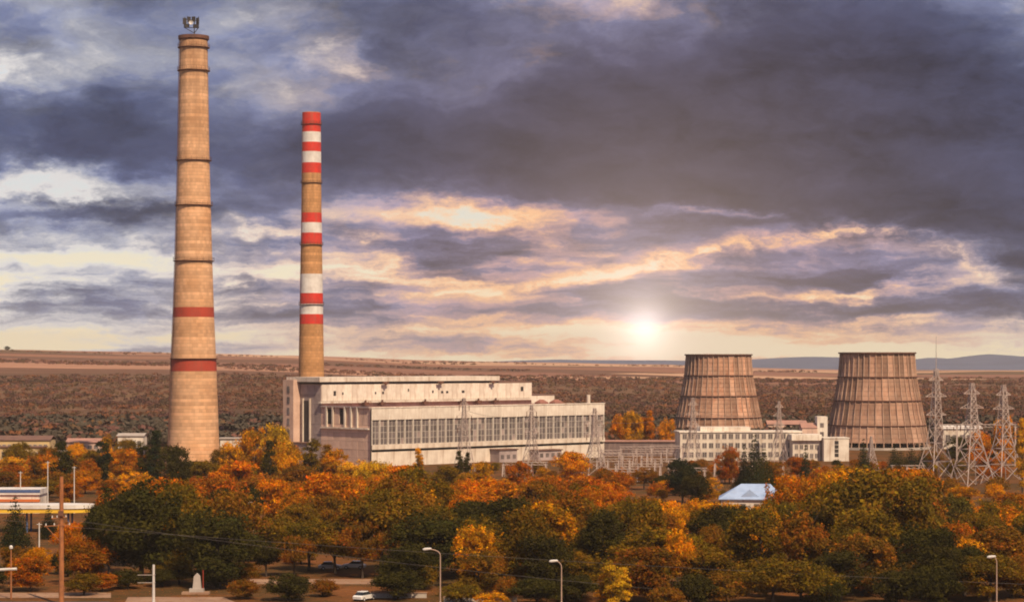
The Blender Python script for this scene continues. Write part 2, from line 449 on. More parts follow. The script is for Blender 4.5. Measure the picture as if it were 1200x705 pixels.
# ---------------------------------------------------------------- mesh helper
class MB:
    def __init__(self):
        self.v = []
        self.f = []

    def add(self, vs, fs):
        o = len(self.v)
        self.v.extend([tuple(q) for q in vs])
        self.f.extend([tuple(i + o for i in q) for q in fs])
        return self

    def box(self, x0, x1, y0, y1, z0, z1):
        vs = [(x0, y0, z0), (x1, y0, z0), (x1, y1, z0), (x0, y1, z0), (x0, y0, z1), (x1, y0, z1), (x1, y1, z1), (x0, y1, z1)]
        return self.add(vs, [(0, 3, 2, 1), (4, 5, 6, 7), (0, 1, 5, 4), (1, 2, 6, 5), (2, 3, 7, 6), (3, 0, 4, 7)])

    def bar(self, a, b, w, w2=None):
        a, b = Vector(a), Vector(b)
        d = (b - a).normalized()
        s = d.cross(Vector((0, 0, 1)))
        if s.length < 1e-3:
            s = Vector((1, 0, 0))
        s.normalize()
        t = d.cross(s)
        w2 = w if w2 is None else w2
        vs = []
        for q, ww in ((a, w), (b, w2)):
            for i, j in ((-1, -1), (1, -1), (1, 1), (-1, 1)):
                vs.append(q + s * (i * ww / 2) + t * (j * ww / 2))
        return self.add(vs, [(0, 3, 2, 1), (4, 5, 6, 7), (0, 1, 5, 4), (1, 2, 6, 5), (2, 3, 7, 6), (3, 0, 4, 7)])

    def tube(self, pts, rad, n=8, cap=True):
        """round tube along points, radius per point"""
        pts = [Vector(q) for q in pts]
        rad = rad if isinstance(rad, (list, tuple)) else [rad] * len(pts)
        vs, fs = [], []
        for i, q in enumerate(pts):
            d = (pts[min(i + 1, len(pts) - 1)] - pts[max(i - 1, 0)]).normalized()
            s = d.cross(Vector((0, 0, 1)) if abs(d.z) < 0.95 else Vector((1, 0, 0))).normalized()
            t = d.cross(s)
            for k in range(n):
                a = 2 * math.pi * k / n
                vs.append(q + s * (math.cos(a) * rad[i]) + t * (math.sin(a) * rad[i]))
        for i in range(len(pts) - 1):
            for k in range(n):
                k2 = (k + 1) % n
                fs.append((i * n + k, i * n + k2, (i + 1) * n + k2, (i + 1) * n + k))
        if cap:
            fs.append(tuple(range(n - 1, -1, -1)))
            fs.append(tuple(range((len(pts) - 1) * n, len(pts) * n)))
        return self.add(vs, fs)

    def lathe(self, prof, n=48, closed=False):
        """profile of (r, z) turned about z"""
        vs, fs = [], []
        for r, z in prof:
            for k in range(n):
                a = 2 * math.pi * k / n
                vs.append((r * math.cos(a), r * math.sin(a), z))
        m = len(prof)
        for i in range(m if closed else m - 1):
            i2 = (i + 1) % m
            for k in range(n):
                k2 = (k + 1) % n
                fs.append((i * n + k, i * n + k2, i2 * n + k2, i2 * n + k))
        return self.add(vs, fs)

    def prism(self, poly, z0, z1):
        n = len(poly)
        vs = [(x, y, z0) for x, y in poly] + [(x, y, z1) for x, y in poly]
        fs = [tuple(range(n - 1, -1, -1)), tuple(range(n, 2 * n))]
        for k in range(n):
            k2 = (k + 1) % n
            fs.append((k, k2, n + k2, n + k))
        return self.add(vs, fs)

    def mesh(self, name, m=None, smooth=False):
        me = bpy.data.meshes.new(name)
        me.from_pydata(self.v, [], self.f)
        if m:
            me.materials.append(m)
        if smooth:
            me.polygons.foreach_set('use_smooth', [True] * len(me.polygons))
        me.update()
        return me

    def build(self, name, m, parent=None, loc=(0, 0, 0), smooth=False, rotz=0.0):
        return link(name, self.mesh(name, m, smooth), parent, loc, rotz)


def link(name, me, parent=None, loc=(0, 0, 0), rotz=0.0):
    o = bpy.data.objects.new(name, me)
    COL.objects.link(o)
    o.parent = parent
    o.location = loc
    o.rotation_euler = (0, 0, rotz)
    return o


def tag(o, label, cat, group=None):
    o['label'] = label
    o['category'] = cat
    if group:
        o['group'] = group
    return o


def thing(name, label, cat, loc=(0, 0, 0), rotz=0.0, group=None):
    o = bpy.data.objects.new(name, None)
    o.empty_display_size = 0.5
    COL.objects.link(o)
    o.location = loc
    o.rotation_euler = (0, 0, rotz)
    return tag(o, label, cat, group)


def copy_tree(o, parent=None):
    c = o.copy()
    COL.objects.link(c)
    c.parent = parent
    for ch in list(o.children):
        copy_tree(ch, c)
    return c


def X(px, Y):
    return (px - 600.0) / F * Y


def Z(py, Y):
    return CZ - (py - 420.0) / F * Y


def GY(py):
    """distance at which the flat ground shows at picture row py"""
    return CZ * F / (py - 420.0)


# ---------------------------------------------------------------- terrain
def lerp_tab(x, tab):
    return np.interp(x, [t[0] for t in tab], [t[1] for t in tab])


def hash_noise(x, y, s, seed=0):
    """smooth value noise for terrain"""
    x = np.asarray(x, float) / s
    y = np.asarray(y, float) / s
    xi, yi = np.floor(x).astype(int), np.floor(y).astype(int)
    fx, fy = x - xi, y - yi
    fx, fy = fx * fx * (3 - 2 * fx), fy * fy * (3 - 2 * fy)

    def h(a, b):
        q = np.sin(a * 127.1 + b * 311.7 + seed * 74.7) * 43758.5453
        return q - np.floor(q)
    return (h(xi, yi) * (1 - fx) + h(xi + 1, yi) * fx) * (1 - fy) + (h(xi, yi + 1) * (1 - fx) + h(xi + 1, yi + 1) * fx) * fy


def terrain(x, y):
    x = np.asarray(x, float)
    y = np.asarray(y, float)
    px = 600 + x / np.maximum(y, 300) * F
    crest = lerp_tab(px, [(-900, 44), (-200, 50), (0, 51), (130, 47), (230, 44), (340, 43), (480, 35), (620, 31), (780, 27), (880, 20), (1000, 15), (1200, 14), (2200, 24)])
    edge = lerp_tab(px, [(-600, 22), (0, 21.5), (350, 20), (620, 18), (800, 15), (1000, 12), (1300, 12)])
    t1 = np.clip((y - 1230) / 950.0, 0, 1)
    t1 = t1 * t1 * (3 - 2 * t1) * 0.35 + t1 * 0.65
    t2 = np.clip((y - 2180) / 2000.0, 0, 1)
    t2 = np.sin(t2 * math.pi / 2)
    t3 = np.clip((y - 4300) / 2500.0, 0, 1)
    z = edge * t1 + (crest - edge) * t2 - crest * 0.9 * t3
    far = np.clip((y - 1260) / 600.0, 0, 1)
    z = z + far * ((hash_noise(x, y * 0.8, 620, 6) - 0.5) * 11.0 * np.clip((y - 1500) / 700.0, 0.2, 1) + (hash_noise(x, y, 260, 1) - 0.5) * 5.0 + (hash_noise(x, y, 110, 2) - 0.5) * 1.6) * (1 - t3)
    return z


def ground_mat():
    mt = bpy.data.materials.new('ground')
    mt.use_nodes = True
    g = NT(mt.node_tree)
    bs = g.n['Principled BSDF']
    p = g.node('ShaderNodeNewGeometry').outputs['Position']
    x, y, z = g.sep(p)
    n1 = g.noise(p, 0.05, 6.0, 0.6)
    n2 = g.noise(p, 0.6, 6.0, 0.65)
    near = g.ramp(g.m('ADD', g.m('MULTIPLY', n1, 0.6), g.m('MULTIPLY', n2, 0.4)), [(0.30, (0.05, 0.042, 0.016)), (0.46, (0.095, 0.052, 0.02)), (0.58, (0.18, 0.07, 0.024)), (0.72, (0.27, 0.12, 0.05))])
    nm = g.noise(g.v('MULTIPLY', p, (0.35, 1.0, 1.0)), 0.012, 7.0, 0.65)
    slope = g.ramp(nm, [(0.3, (0.085, 0.050, 0.034)), (0.45, (0.13, 0.072, 0.042)), (0.55, (0.18, 0.098, 0.056)), (0.7, (0.12, 0.082, 0.038))])
    # patchwork of fields: long strips, each with its own tone
    wv = g.v('ADD', p, g.v('MULTIPLY', g.v('SUBTRACT', g.noise(p, 0.0012, 3.0, 0.5, True), (0.5, 0.5, 0.5)), (500, 260, 0)))
    vo = g.node('ShaderNodeTexVoronoi', feature='F1')
    g.l.new(g.v('MULTIPLY', wv, (0.0012, 0.0046, 0.0)), vo.inputs['Vector'])
    vo.inputs['Scale'].default_value = 1.0
    cellv = g.sep(vo.outputs['Color'])[0]
    field = g.ramp(cellv, [(0.0, (0.38, 0.20, 0.13)), (0.22, (0.25, 0.12, 0.08)), (0.40, (0.50, 0.30, 0.19)), (0.55, (0.16, 0.082, 0.052)), (0.70, (0.27, 0.13, 0.08)), (0.85, (0.14, 0.085, 0.045))], 'CONSTANT')
    fs = g.noise(g.v('MULTIPLY', p, (0.004, 0.03, 0.0)), 1.0, 5.0, 0.6)
    k = g.m('MULTIPLY_ADD', fs, 0.9, 0.55)
    field = g.mix(1.0, field, g.xyz(k, k, k), 'MULTIPLY')
    c = g.mix(g.smooth(y, 1120.0, 1320.0), near, slope)
    edge = g.m('ADD', y, g.m('MULTIPLY', g.m('SUBTRACT', g.noise(p, 0.003, 4.0, 0.5), 0.5), 500.0))
    c = g.mix(g.smooth(edge, 2080.0, 2200.0), c, field)
    g.put(bs.inputs['Base Color'], c)
    bs.inputs['Roughness'].default_value = 1.0
    bs.inputs['Specular IOR Level'].default_value = 0.05
    return mt


def build_ground():
    ys = np.concatenate([np.linspace(-400, 1200, 30), np.linspace(1215, 2300, 90), np.linspace(2325, 4600, 80), np.linspace(4700, 12500, 30)])
    us = np.linspace(-1.6, 1.6, 241)
    xs_of = lambda yy: us * np.maximum(yy * 0.36, 650.0)
    P = []
    for yy in ys:
        xx = xs_of(yy)
        zz = terrain(xx, np.full_like(xx, yy))
        P.append(np.stack([xx, np.full_like(xx, yy), zz], 1))
    P = np.concatenate(P)
    n = len(us)
    F_ = []
    for j in range(len(ys) - 1):
        for i in range(n - 1):
            a = j * n + i
            F_.append((a, a + 1, a + n + 1, a + n))
    me = bpy.data.meshes.new('ground')
    me.from_pydata(P.tolist(), [], F_)
    me.materials.append(ground_mat())
    me.polygons.foreach_set('use_smooth', [True] * len(me.polygons))
    o = link('ground', me)
    o['kind'] = 'structure'


build_ground()


def build_ridge(name, Y, tab, c1, c2, seed):
    """a distant wooded ridge with its own depth"""
    pxs = np.linspace(-900, 2200, 260)
    rows = []
    for k, (dy, f) in enumerate([(-1500, 0.0), (-900, 0.42), (-400, 0.80), (0, 1.0), (500, 0.75), (1300, 0.0)]):
        yy = Y + dy
        xx = (pxs - 600) / F * Y
        top = lerp_tab(pxs, tab)
        nz = (hash_noise(xx, np.full_like(xx, yy), 420, seed) - 0.5) * 5 + (hash_noise(xx, np.full_like(xx, yy), 150, seed + 3) - 0.5) * 2.4
        zz = (top + nz) * f - 4
        rows.append(np.stack([xx, np.full_like(xx, yy), zz], 1))
    n = len(pxs)
    P = np.concatenate(rows)
    F_ = [(j * n + i, j * n + i + 1, (j + 1) * n + i + 1, (j + 1) * n + i) for j in range(5) for i in range(n - 1)]
    me = bpy.data.meshes.new(name)
    me.from_pydata(P.tolist(), [], F_)
    me.materials.append(mat(name + '_cover', c1, c2, 0.004, 1.0))
    me.polygons.foreach_set('use_smooth', [True] * len(me.polygons))
    o = link(name, me)
    o['kind'] = 'structure'


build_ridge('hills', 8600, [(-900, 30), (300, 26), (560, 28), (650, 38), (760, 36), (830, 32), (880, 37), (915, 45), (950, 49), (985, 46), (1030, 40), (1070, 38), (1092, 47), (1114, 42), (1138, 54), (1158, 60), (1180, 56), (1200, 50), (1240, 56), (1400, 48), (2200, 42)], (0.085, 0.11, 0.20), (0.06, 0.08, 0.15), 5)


# ---------------------------------------------------------------- far wood on the slope (one mass)
def scatter_leaves(cent, rad, hgt, col, per, size):
    """cloud of small faces for many far trees: returns verts, faces, colours"""
    n = len(cent)
    a = rng.uniform(0, 2 * math.pi, (n, per))
    ct = rng.uniform(-0.55, 1.0, (n, per))
    st = np.sqrt(1 - ct ** 2)
    rr = rng.uniform(0.72, 1.05, (n, per))
    nx, ny, nz = st * np.cos(a), st * np.sin(a), ct
    c = np.stack([cent[:, None, 0] + nx * rad[:, None] * rr, cent[:, None, 1] + ny * rad[:, None] * rr, cent[:, None, 2] + hgt[:, None] * 0.58 + nz * hgt[:, None] * 0.45 * rr], 2).reshape(-1, 3)
    nr = np.stack([nx, ny, nz], 2).reshape(-1, 3) + rng.normal(0, 0.45, (n * per, 3))
    nr /= np.linalg.norm(nr, axis=1)[:, None]
    ref = rng.normal(0, 1, (n * per, 3))
    t1 = np.cross(nr, ref)
    t1 /= np.linalg.norm(t1, axis=1)[:, None]
    t2 = np.cross(nr, t1)
    s = np.repeat(size, per) * rng.uniform(0.7, 1.3, n * per)
    V = np.stack([c - t1 * s[:, None], c - t2 * s[:, None] * 0.8, c + t1 * s[:, None], c + t2 * s[:, None] * 0.8], 1).reshape(-1, 3)
    lum = rng.uniform(0.9, 1.1, (n * per, 1))
    C = np.repeat(col, per, 0) * lum
    return V, C


def quads_mesh(name, V, C, m, attr='tint'):
    n = len(V) // 4
    me = bpy.data.meshes.new(name)
    me.vertices.add(len(V))
    me.vertices.foreach_set('co', V.astype(np.float32).ravel())
    me.loops.add(n * 4)
    me.loops.foreach_set('vertex_index', np.arange(n * 4, dtype=np.int32))
    me.polygons.add(n)
    me.polygons.foreach_set('loop_start', np.arange(0, n * 4, 4, dtype=np.int32))
    me.update(calc_edges=True)
    at = me.attributes.new(attr, 'FLOAT_VECTOR', 'FACE')
    at.data.foreach_set('vector', C.astype(np.float32).ravel())
    me.materials.append(m)
    return me


def far_wood():
    mt = bpy.data.materials.new('far_foliage')
    mt.use_nodes = True
    g = NT(mt.node_tree)
    bs = g.n['Principled BSDF']
    at = g.node('ShaderNodeAttribute', attribute_name='tint')
    g.l.new(at.outputs['Vector'], bs.inputs['Base Color'])
    bs.inputs['Roughness'].default_value = 1.0
    bs.inputs['Specular IOR Level'].default_value = 0.05
    N = 27000
    y = 985 + (2900 - 985) * rng.uniform(0, 1, N) ** 1.35
    x = rng.uniform(-1, 1, N) * (y * 0.25 + 25)
    dn = hash_noise(x * 0.5, y * 1.6, 130, 9) * 0.6 + hash_noise(x, y * 1.8, 55, 4) * 0.4
    keep = dn > 0.26 + 0.07 * rng.normal(0, 1, N)
    keep &= (y < 2080) | (hash_noise(x * 0.35, y, 170, 41) > 0.50 + (y - 2080) / 1500.0)
    keep &= np.hypot(x - X(842, 1098), y - 1098) > 27
    keep &= ~((np.abs(x - X(922, 1125)) < 14) & (np.abs(y - 1125) < 12))
    keep &= (y > 1150) | (rng.uniform(0, 1, N) < 0.7)
    x, y, dn = x[keep], y[keep], dn[keep]
    # hedges and tree lines on the fields
    hx, hy = [], []
    for (pa, pb, Y0, Y1, cnt) in [(60, 200, 2500, 2600, 50), (0, 160, 3300, 3150, 34), (120, 330, 3750, 3650, 46), (380, 620, 2700, 2750, 100), (560, 720, 2420, 2520, 60), (880, 1090, 2600, 2450, 90), (1060, 1200, 2500, 2650, 60), (450, 560, 3500, 3500, 40), (860, 960, 3300, 3400, 40), (600, 800, 4000, 3900, 60), (400, 620, 3950, 4100, 90)]:
        tt = np.sort(rng.uniform(0, 1, cnt))
        yy = Y0 + (Y1 - Y0) * tt + rng.normal(0, 10, cnt)
        hx.append((pa + (pb - pa) * tt - 600) / F * yy)
        hy.append(yy)
    x = np.concatenate([x] + hx)
    y = np.concatenate([y] + hy)
    n = len(x)
    z = terrain(x, y)
    h = rng.uniform(1.5, 3.3, n) * (1 + 0.9 * (y < 1290))
    r = h * rng.uniform(0.75, 1.25, n)
    pal = np.array([(0.175, 0.078, 0.048), (0.205, 0.088, 0.050), (0.140, 0.080, 0.038), (0.185, 0.088, 0.066), (0.245, 0.100, 0.046), (0.120, 0.072, 0.042), (0.160, 0.076, 0.062)])
    zone = hash_noise(x, y * 2, 90, 21)
    idx = np.clip((zone * 7 + rng.normal(0, 0.8, n)).astype(int), 0, 6)
    col = pal[idx]
    patch = 0.50 + 0.80 * (0.6 * hash_noise(x * 0.6, y * 2.2, 210, 31) + 0.4 * hash_noise(x * 0.7, y * 2.0, 80, 33))
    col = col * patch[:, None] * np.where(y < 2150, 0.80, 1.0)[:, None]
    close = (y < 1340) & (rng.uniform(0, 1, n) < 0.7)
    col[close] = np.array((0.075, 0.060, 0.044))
    V, C = scatter_leaves(np.stack([x, y, z], 1), r, h, col, 26, r * 0.25)
    o = link('hillside_wood', quads_mesh('hillside_wood', V, C, mt))
    o['kind'] = 'stuff'
    o['label'] = 'brown autumn woodland covering the far hillside and field edges'
    return o


far_wood()


# ---------------------------------------------------------------- chimneys
def ring_platform(parent, z, r, m, n=40, rail=True, out=0.75, th=0.45):
    p = MB().lathe([(r - 0.1, z - th), (r + out, z - th * 0.35), (r + out, z), (r - 0.1, z)], n, True).build('platform', m, parent)
    if rail:
        q = MB()
        for k in range(20):
            a = 2 * math.pi * k / 20
            ca, sa = math.cos(a) * (r + out - 0.06), math.sin(a) * (r + out - 0.06)
            q.bar((ca, sa, z), (ca, sa, z + 1.15), 0.07)
        for hh in (0.6, 1.15):
            q.lathe([(r + out - 0.1, z + hh), (r + out - 0.02, z + hh), (r + out - 0.02, z + hh + 0.07), (r + out - 0.1, z + hh + 0.07)], 40, True)
        q.build('railing', m, p)
    return p


def chimney_big():
    Y = 800.0
    k = Y / F
    t = thing('chimney', 'tallest tan concrete chimney with two dull red bands and aerials on top', 'chimney', (X(227, Y), Y, 0))
    tab = [(-3, 9.6), (12, 8.75), (35, 7.95), (Z(372, Y), 7.15), (Z(300, Y), 6.45), (Z(240, Y), 5.95), (Z(185, Y), 5.5), (Z(82, Y), 5.0), (Z(43, Y), 4.85)]
    rad = lambda z: float(np.interp(z, [a for a, b in tab], [b for a, b in tab]))
    top = Z(43, Y)
    zs = list(np.linspace(0, top, 70))
    prof = [(rad(z), z) for z in zs] + [(rad(top) - 0.5, top), (rad(top) - 0.8, top - 12)]
    MB().lathe(prof, 64).build('shaft', M_CONC1, t, smooth=False)
    for a, b in ((360, 371.5), (421, 434.5)):
        z1, z0 = Z(a, Y), Z(b, Y)
        MB().lathe([(rad(z0) - 0.1, z0), (rad(z0) + 0.04, z0), (rad(z1) + 0.04, z1), (rad(z1) - 0.1, z1)], 64).build('red_band', M_RED, t)
    for py in (56, 83, 188, 240.5, 305.5, 419.5):
        z = Z(py, Y)
        ring_platform(t, z, rad(z), M_RUST, rail=py < 400)
    MB().lathe([(rad(top) - 0.05, top - 1.6), (rad(top) + 0.55, top - 1.0), (rad(top) + 0.55, top + 0.15), (rad(top) - 0.4, top + 0.15)], 48).build('rim', M_RUST, t)
    # foot of the shaft, a wider plinth
    MB().lathe([(10.6, 0), (10.6, 5.0), (9.95, 6.0), (8.9, 6.0)], 48).build('plinth', M_CONC1, t)
    lad = MB()
    a = R(-158)
    for s in (-0.3, 0.3):
        pts = []
        for z in np.linspace(6, top, 24):
            rr = rad(z) + 0.35
            pts.append((math.cos(a) * rr - math.sin(a) * s, math.sin(a) * rr + math.cos(a) * s, z))
        for p0, p1 in zip(pts[:-1], pts[1:]):
            lad.bar(p0, p1, 0.09)
    for z in np.arange(7, top, 1.2):
        rr = rad(z) + 0.35
        lad.bar((math.cos(a) * rr + math.sin(a) * 0.3, math.sin(a) * rr - math.cos(a) * 0.3, z), (math.cos(a) * rr - math.sin(a) * 0.3, math.sin(a) * rr + math.cos(a) * 0.3, z), 0.07)
    lad.build('ladder', M_RUST, t)
    # aerials carried on the rim
    e = thing('aerial_cluster', 'dark cluster of aerials and panels on the tall chimney top', 'aerial', (X(225.5, Y), Y - 3.2, top + 0.15))
    MB().tube([(1.1, 0, 0), (1.1, 0, 6.2)], 0.16, 8).build('mast', M_BLACK, e)
    b = MB()
    for (x0, z0, x1, z1) in [(-2.6, 5.4, 2.9, 5.0), (-2.4, 2.6, 2.7, 2.4), (-2.5, 2.5, -2.2, 6.3), (2.6, 2.4, 2.6, 6.4), (-2.4, 2.6, 1.1, 0.6), (2.6, 2.6, 1.1, 0.6), (-0.9, 2.6, -1.4, 6.5)]:
        b.bar((x0, 0.1, z0), (x1, 0.1, z1), 0.22)
    b.build('frame', M_BLACK, e)
    for (x, z, w, h, rz) in [(-2.2, 4.7, 1.3, 2.2, 0.5), (-0.7, 5.3, 1.2, 1.9, 0.1), (0.9, 5.4, 1.3, 1.8, -0.3), (2.3, 4.7, 1.2, 2.4, -0.6), (-1.4, 3.1, 1.6, 1.2, 0.3), (1.6, 3.0, 1.8, 1.2, -0.2)]:
        q = MB().box(-w / 2, w / 2, -0.15, 0.15, -h / 2, h / 2).build('panel_aerial', M_BLACK, e, (x, -0.4, z), rotz=rz)
    MB().lathe([(0.02, 0.0), (0.45, 0.08), (0.75, 0.28), (0.72, 0.36), (0.42, 0.16), (0.02, 0.1)], 20).build('dish', M_LAMP, e, (0.1, -0.75, 4.15)).rotation_euler = (R(90), 0, 0)


chimney_big()


def chimney_striped():
    Y = 960.0
    t = thing('chimney', 'slimmer striped chimney banded red and white behind the power station', 'chimney', (X(365, Y), Y, 0))
    tab = [(0, 7.0), (Z(440, Y), 5.3), (Z(340, Y), 4.75), (Z(250, Y), 4.25), (Z(132, Y), 3.85)]
    rad = lambda z: float(np.interp(z, [a for a, b in tab], [b for a, b in tab]))
    top = Z(132, Y)
    prof = [(rad(z), z) for z in np.linspace(0, top, 60)] + [(rad(top) - 0.4, top), (rad(top) - 0.7, top - 10)]
    MB().lathe(prof, 48).build('shaft', M_CONC2, t)

    def band(a, b, m, nm):
        z1, z0 = Z(a, Y), Z(b, Y)
        MB().lathe([(rad(z0) - 0.1, z0), (rad(z0) + 0.05, z0), (rad(z1) + 0.05, z1), (rad(z1) - 0.1, z1)], 48).build(nm, m, t)
    for a, b in ((132.5, 155), (167, 178), (191, 203), (249.5, 261), (273, 286), (343.5, 356), (368, 379.5)):
        band(a, b, M_RED2, 'red_band')
    for a, b in ((155, 167), (178, 191), (261, 273), (321, 343.5), (356, 368)):
        band(a, b, M_WBAND, 'white_band')
    for py in (146, 214.5, 287, 357):
        z = Z(py, Y)
        ring_platform(t, z, rad(z), M_RUST, 36, True, 0.55, 0.3)
    lad = MB()
    for s in (-0.28, 0.28):
        pts = [(-math.sqrt(max(rad(z) ** 2 - 4.0, 0)) - 0.3, -2.0 + s, z) for z in np.linspace(30, top, 20)]
        for p0, p1 in zip(pts[:-1], pts[1:]):
            lad.bar(p0, p1, 0.09)
    lad.build('ladder', M_RUST, t)


chimney_striped()


# ---------------------------------------------------------------- power station
def power_station():
    ang = math.atan2(80.0, 84.8)
    t = thing('power_station', 'long cream power station with glazed turbine hall and taller boiler house', 'power station', (-49.5, 800.0, 0), ang)
    L, D, H = 117.0, 28.0, 20.6
    # inner volumes, dark where openings show
    MB().box(0.35, L - 0.35, 0.9, D, 0, H - 0.9).build('core', M_DARK, t)
    # turbine hall front: plinth wall panels, strip opening, ledge, glazing, fascia
    nb = 30
    bw = L / nb
    me = MB().box(0.02, bw * 2 - 0.02, 0.0, 0.4, 0, 5.1).mesh('wall_panel', M_CREAM)
    for i in range(nb // 2):
        link('wall_panel', me, t, (i * 2 * bw, random.uniform(-0.03, 0.03), 0))
    me = MB().box(0.02, bw * 2 - 0.02, -0.55, 0.6, 6.0, 7.6).mesh('ledge_panel', M_CREAM)
    for i in range(nb // 2):
        link('ledge_panel', me, t, (i * 2 * bw, random.uniform(-0.03, 0.03), 0))
    me = MB().box(0.02, bw * 2 - 0.02, -0.25, 0.5, 16.4, H).mesh('fascia_panel', M_WHITE)
    for i in range(nb // 2):
        link('fascia_panel', me, t, (i * 2 * bw, random.uniform(-0.03, 0.03), 0))
    cop = MB().box(-0.35, L + 0.2, -0.45, 0.9, H + 0.003, H + 0.35).build('coping', M_WHITE, t)
    pil = MB().box(-0.24, 0.24, -0.15, 0.6, 7.605, 16.395).mesh('pilaster', M_FRAME)
    for i in range(nb + 1):
        link('pilaster', pil, t, (min(max(i * bw, 0.24), L - 0.24), 0, 0))
    fr = MB()
    wz0, wz1 = 7.61, 16.39
    w = bw - 0.48
    for xx in (0.06, w / 2, w - 0.06):
        fr.box(xx - 0.07, xx + 0.07, -0.08, 0.08, wz0, wz1)
    for q in range(5):
        zz = wz0 + 0.06 + (wz1 - wz0 - 0.12) * q / 4
        fr.box(0.0, w, -0.055, 0.055, zz - 0.06, zz + 0.06)
    frm = fr.mesh('window', M_FRAME)
    hw, hh = w / 2 - 0.14, (wz1 - wz0) / 4 - 0.12
    pane = MB().box(0, hw, 0, 0.03, 0, hh).mesh('pane', M_GLASS)
    panep = MB().box(0, hw, 0, 0.03, 0, hh).mesh('pane', M_PALEGLASS)
    for i in range(nb):
        wo = link('window', frm, t, (i * bw + 0.24, 0.25, 0))
        for cx in range(2):
            for q in range(4):
                pale = (i >= nb - 3 and random.random() < 0.75) or random.random() < 0.10
                po = link('pane', panep if pale else pane, wo, (0.1 + cx * (w / 2), 0.02, wz0 + 0.12 + q * (wz1 - wz0 - 0.12) / 4))
                po.rotation_euler = (random.uniform(-0.03, 0.03), 0, random.uniform(-0.02, 0.02))
    MB().box(0, L, 0.9, D - 0.005, H - 0.6, H - 0.1).build('hall_roof', M_ROOF, t)
    # end wall of the hall (towards the left), panels with open joints and slots under the roof
    nc, nr = 8, 5
    pw, ph = (D - 0.4) / nc, 14.6 / nr
    me = MB().box(-0.15, 0.3, 0.03, pw - 0.03, 0.03, ph - 0.03).mesh('end_panel', M_PINK)
    for i in range(nc):
        for j in range(nr):
            link('end_panel', me, t, (random.uniform(-0.04, 0.04), 0.4 + i * pw, j * ph))
    for i in range(nc):
        if i in (4, 6):
            continue
        MB().box(-0.1, 0.3, 0.4 + i * pw + 0.05, 0.4 + (i + 1) * pw - 0.05, 14.65, H - 0.05).build('upper_end_panel', M_PINK, t)
    for yy in (7.2, 10.6, 14.1, 20.9, 24.4):
        MB().box(-0.75, -0.2, yy - 0.35, yy + 0.35, 13.6, H + 0.3).build('upper_pier', M_CREAM, t)
    MB().box(-0.9, -0.2, 0.5, D - 0.3, 13.0, 13.55).build('end_ledge', M_CREAM, t)
    MB().box(-0.7, 0.3, 0.5, D - 0.2, H + 0.003, H + 0.5).build('end_parapet', M_GREY, t)
    MB().box(-0.4, 0.3, 0.0, 0.38, 0, H - 0.01).build('corner_pier', M_PINK, t)
    MB().tube([(-0.5, -0.45, 0), (-0.5, -0.45, H - 0.4)], 0.22, 8).build('drainpipe', M_BLACK, t)
    # right end wall
    MB().box(L - 0.3, L + 0.1, 0.02, D, 0, H - 0.02).build('right_end_wall', M_CREAM, t)
    # boiler house
    B0, B1, BL, BH = 28.0, 46.0, 105.0, 28.7
    MB().box(0.4, BL - 0.4, B0 + 0.4, B1 - 0.3, 0, BH - 0.4).build('boiler_house_core', M_GREY, t)
    npan = 15
    pw2 = BL / npan
    me = MB().box(0.02, pw2 - 0.02, B0 - 0.1, B0 + 0.35, 22.7, BH).mesh('boiler_wall_panel', M_WHITE)
    for i in range(npan):
        link('boiler_wall_panel', me, t, (i * pw2, random.uniform(-0.04, 0.04), 0))
    MB().box(-1.2, BL + 0.1, B0 - 1.2, B0 + 0.3, 21.9, 22.6).build('boiler_ledge', M_WHITE, t)
    me = MB().box(0.05, pw2 - 0.05, B0 + 0.02, B0 + 0.36, H - 0.05, 21.85).mesh('boiler_base_panel', M_PINK)
    for i in range(npan):
        link('boiler_base_panel', me, t, (i * pw2, 0, 0))
    MB().box(-1.6, 87.0, B0 - 1.0, B1 + 0.4, BH + 0.9, BH + 2.6).build('roof_slab', M_WHITE, t)
    MB().box(-0.3, 86.0, B0 + 0.3, B1 - 0.6, BH, BH + 0.89).build('clerestory', M_DARK, t)
    MB().box(87.01, BL + 0.2, B0 - 0.25, B1 + 0.1, BH + 0.003, BH + 0.5).build('low_roof', M_TILE, t)
    # vents and soot marks under the slab
    for s, z, ww, h2 in [(5.5, 24.6, 1.1, 1.7), (9.5, 24.9, 0.6, 0.9), (25, 25, 0.6, 0.8), (28.5, 25, 0.8, 0.9), (41, 25.8, 0.5, 1.0), (53, 25.2, 0.7, 0.9), (57.5, 25, 1.1, 0.8), (60, 25, 1.1, 0.8), (68, 25, 1.4, 0.9), (99, 25.4, 1.4, 1.7)]:
        MB().box(s, s + ww, B0 - 0.22, B0 - 0.09, z, z + h2).build('vent', M_BLACK, t)
    for s in (18, 26, 47, 66, 74, 83):
        m = MB().box(s, s + 2.2, B0 - 2.6, B0 - 1.25, H + 0.4, H + 1.5)
        m.tube([(s + 1.1, B0 - 1.9, H + 1.5), (s + 1.1, B0 - 1.9, H + 2.3)], 0.35, 8)
        m.build('roof_fan', M_RUST, t)
    for s in (29, 56, 83):
        m = MB().tube([(s, B0 - 1.6, BH - 0.4), (s, B0 - 1.6, BH + 0.9)], 0.5, 8)
        m.box(s - 1.3, s + 1.3, B0 - 1.9, B0 - 1.15, BH + 0.2, BH + 0.8)
        m.build('bracket_vent', M_RUST, t)
    # boiler house end wall with stair tower and tall slot window
    nr2 = 8
    ph2 = BH / nr2
    me = MB().box(-0.15, 0.38, 0.03, 3.97, 0.03, ph2 - 0.03).mesh('grey_end_panel', M_GREY)
    for i in range(3):
        for j in range(nr2):
            link('grey_end_panel', me, t, (random.uniform(-0.04, 0.04), B0 + 0.1 + i * 4.0, j * ph2))
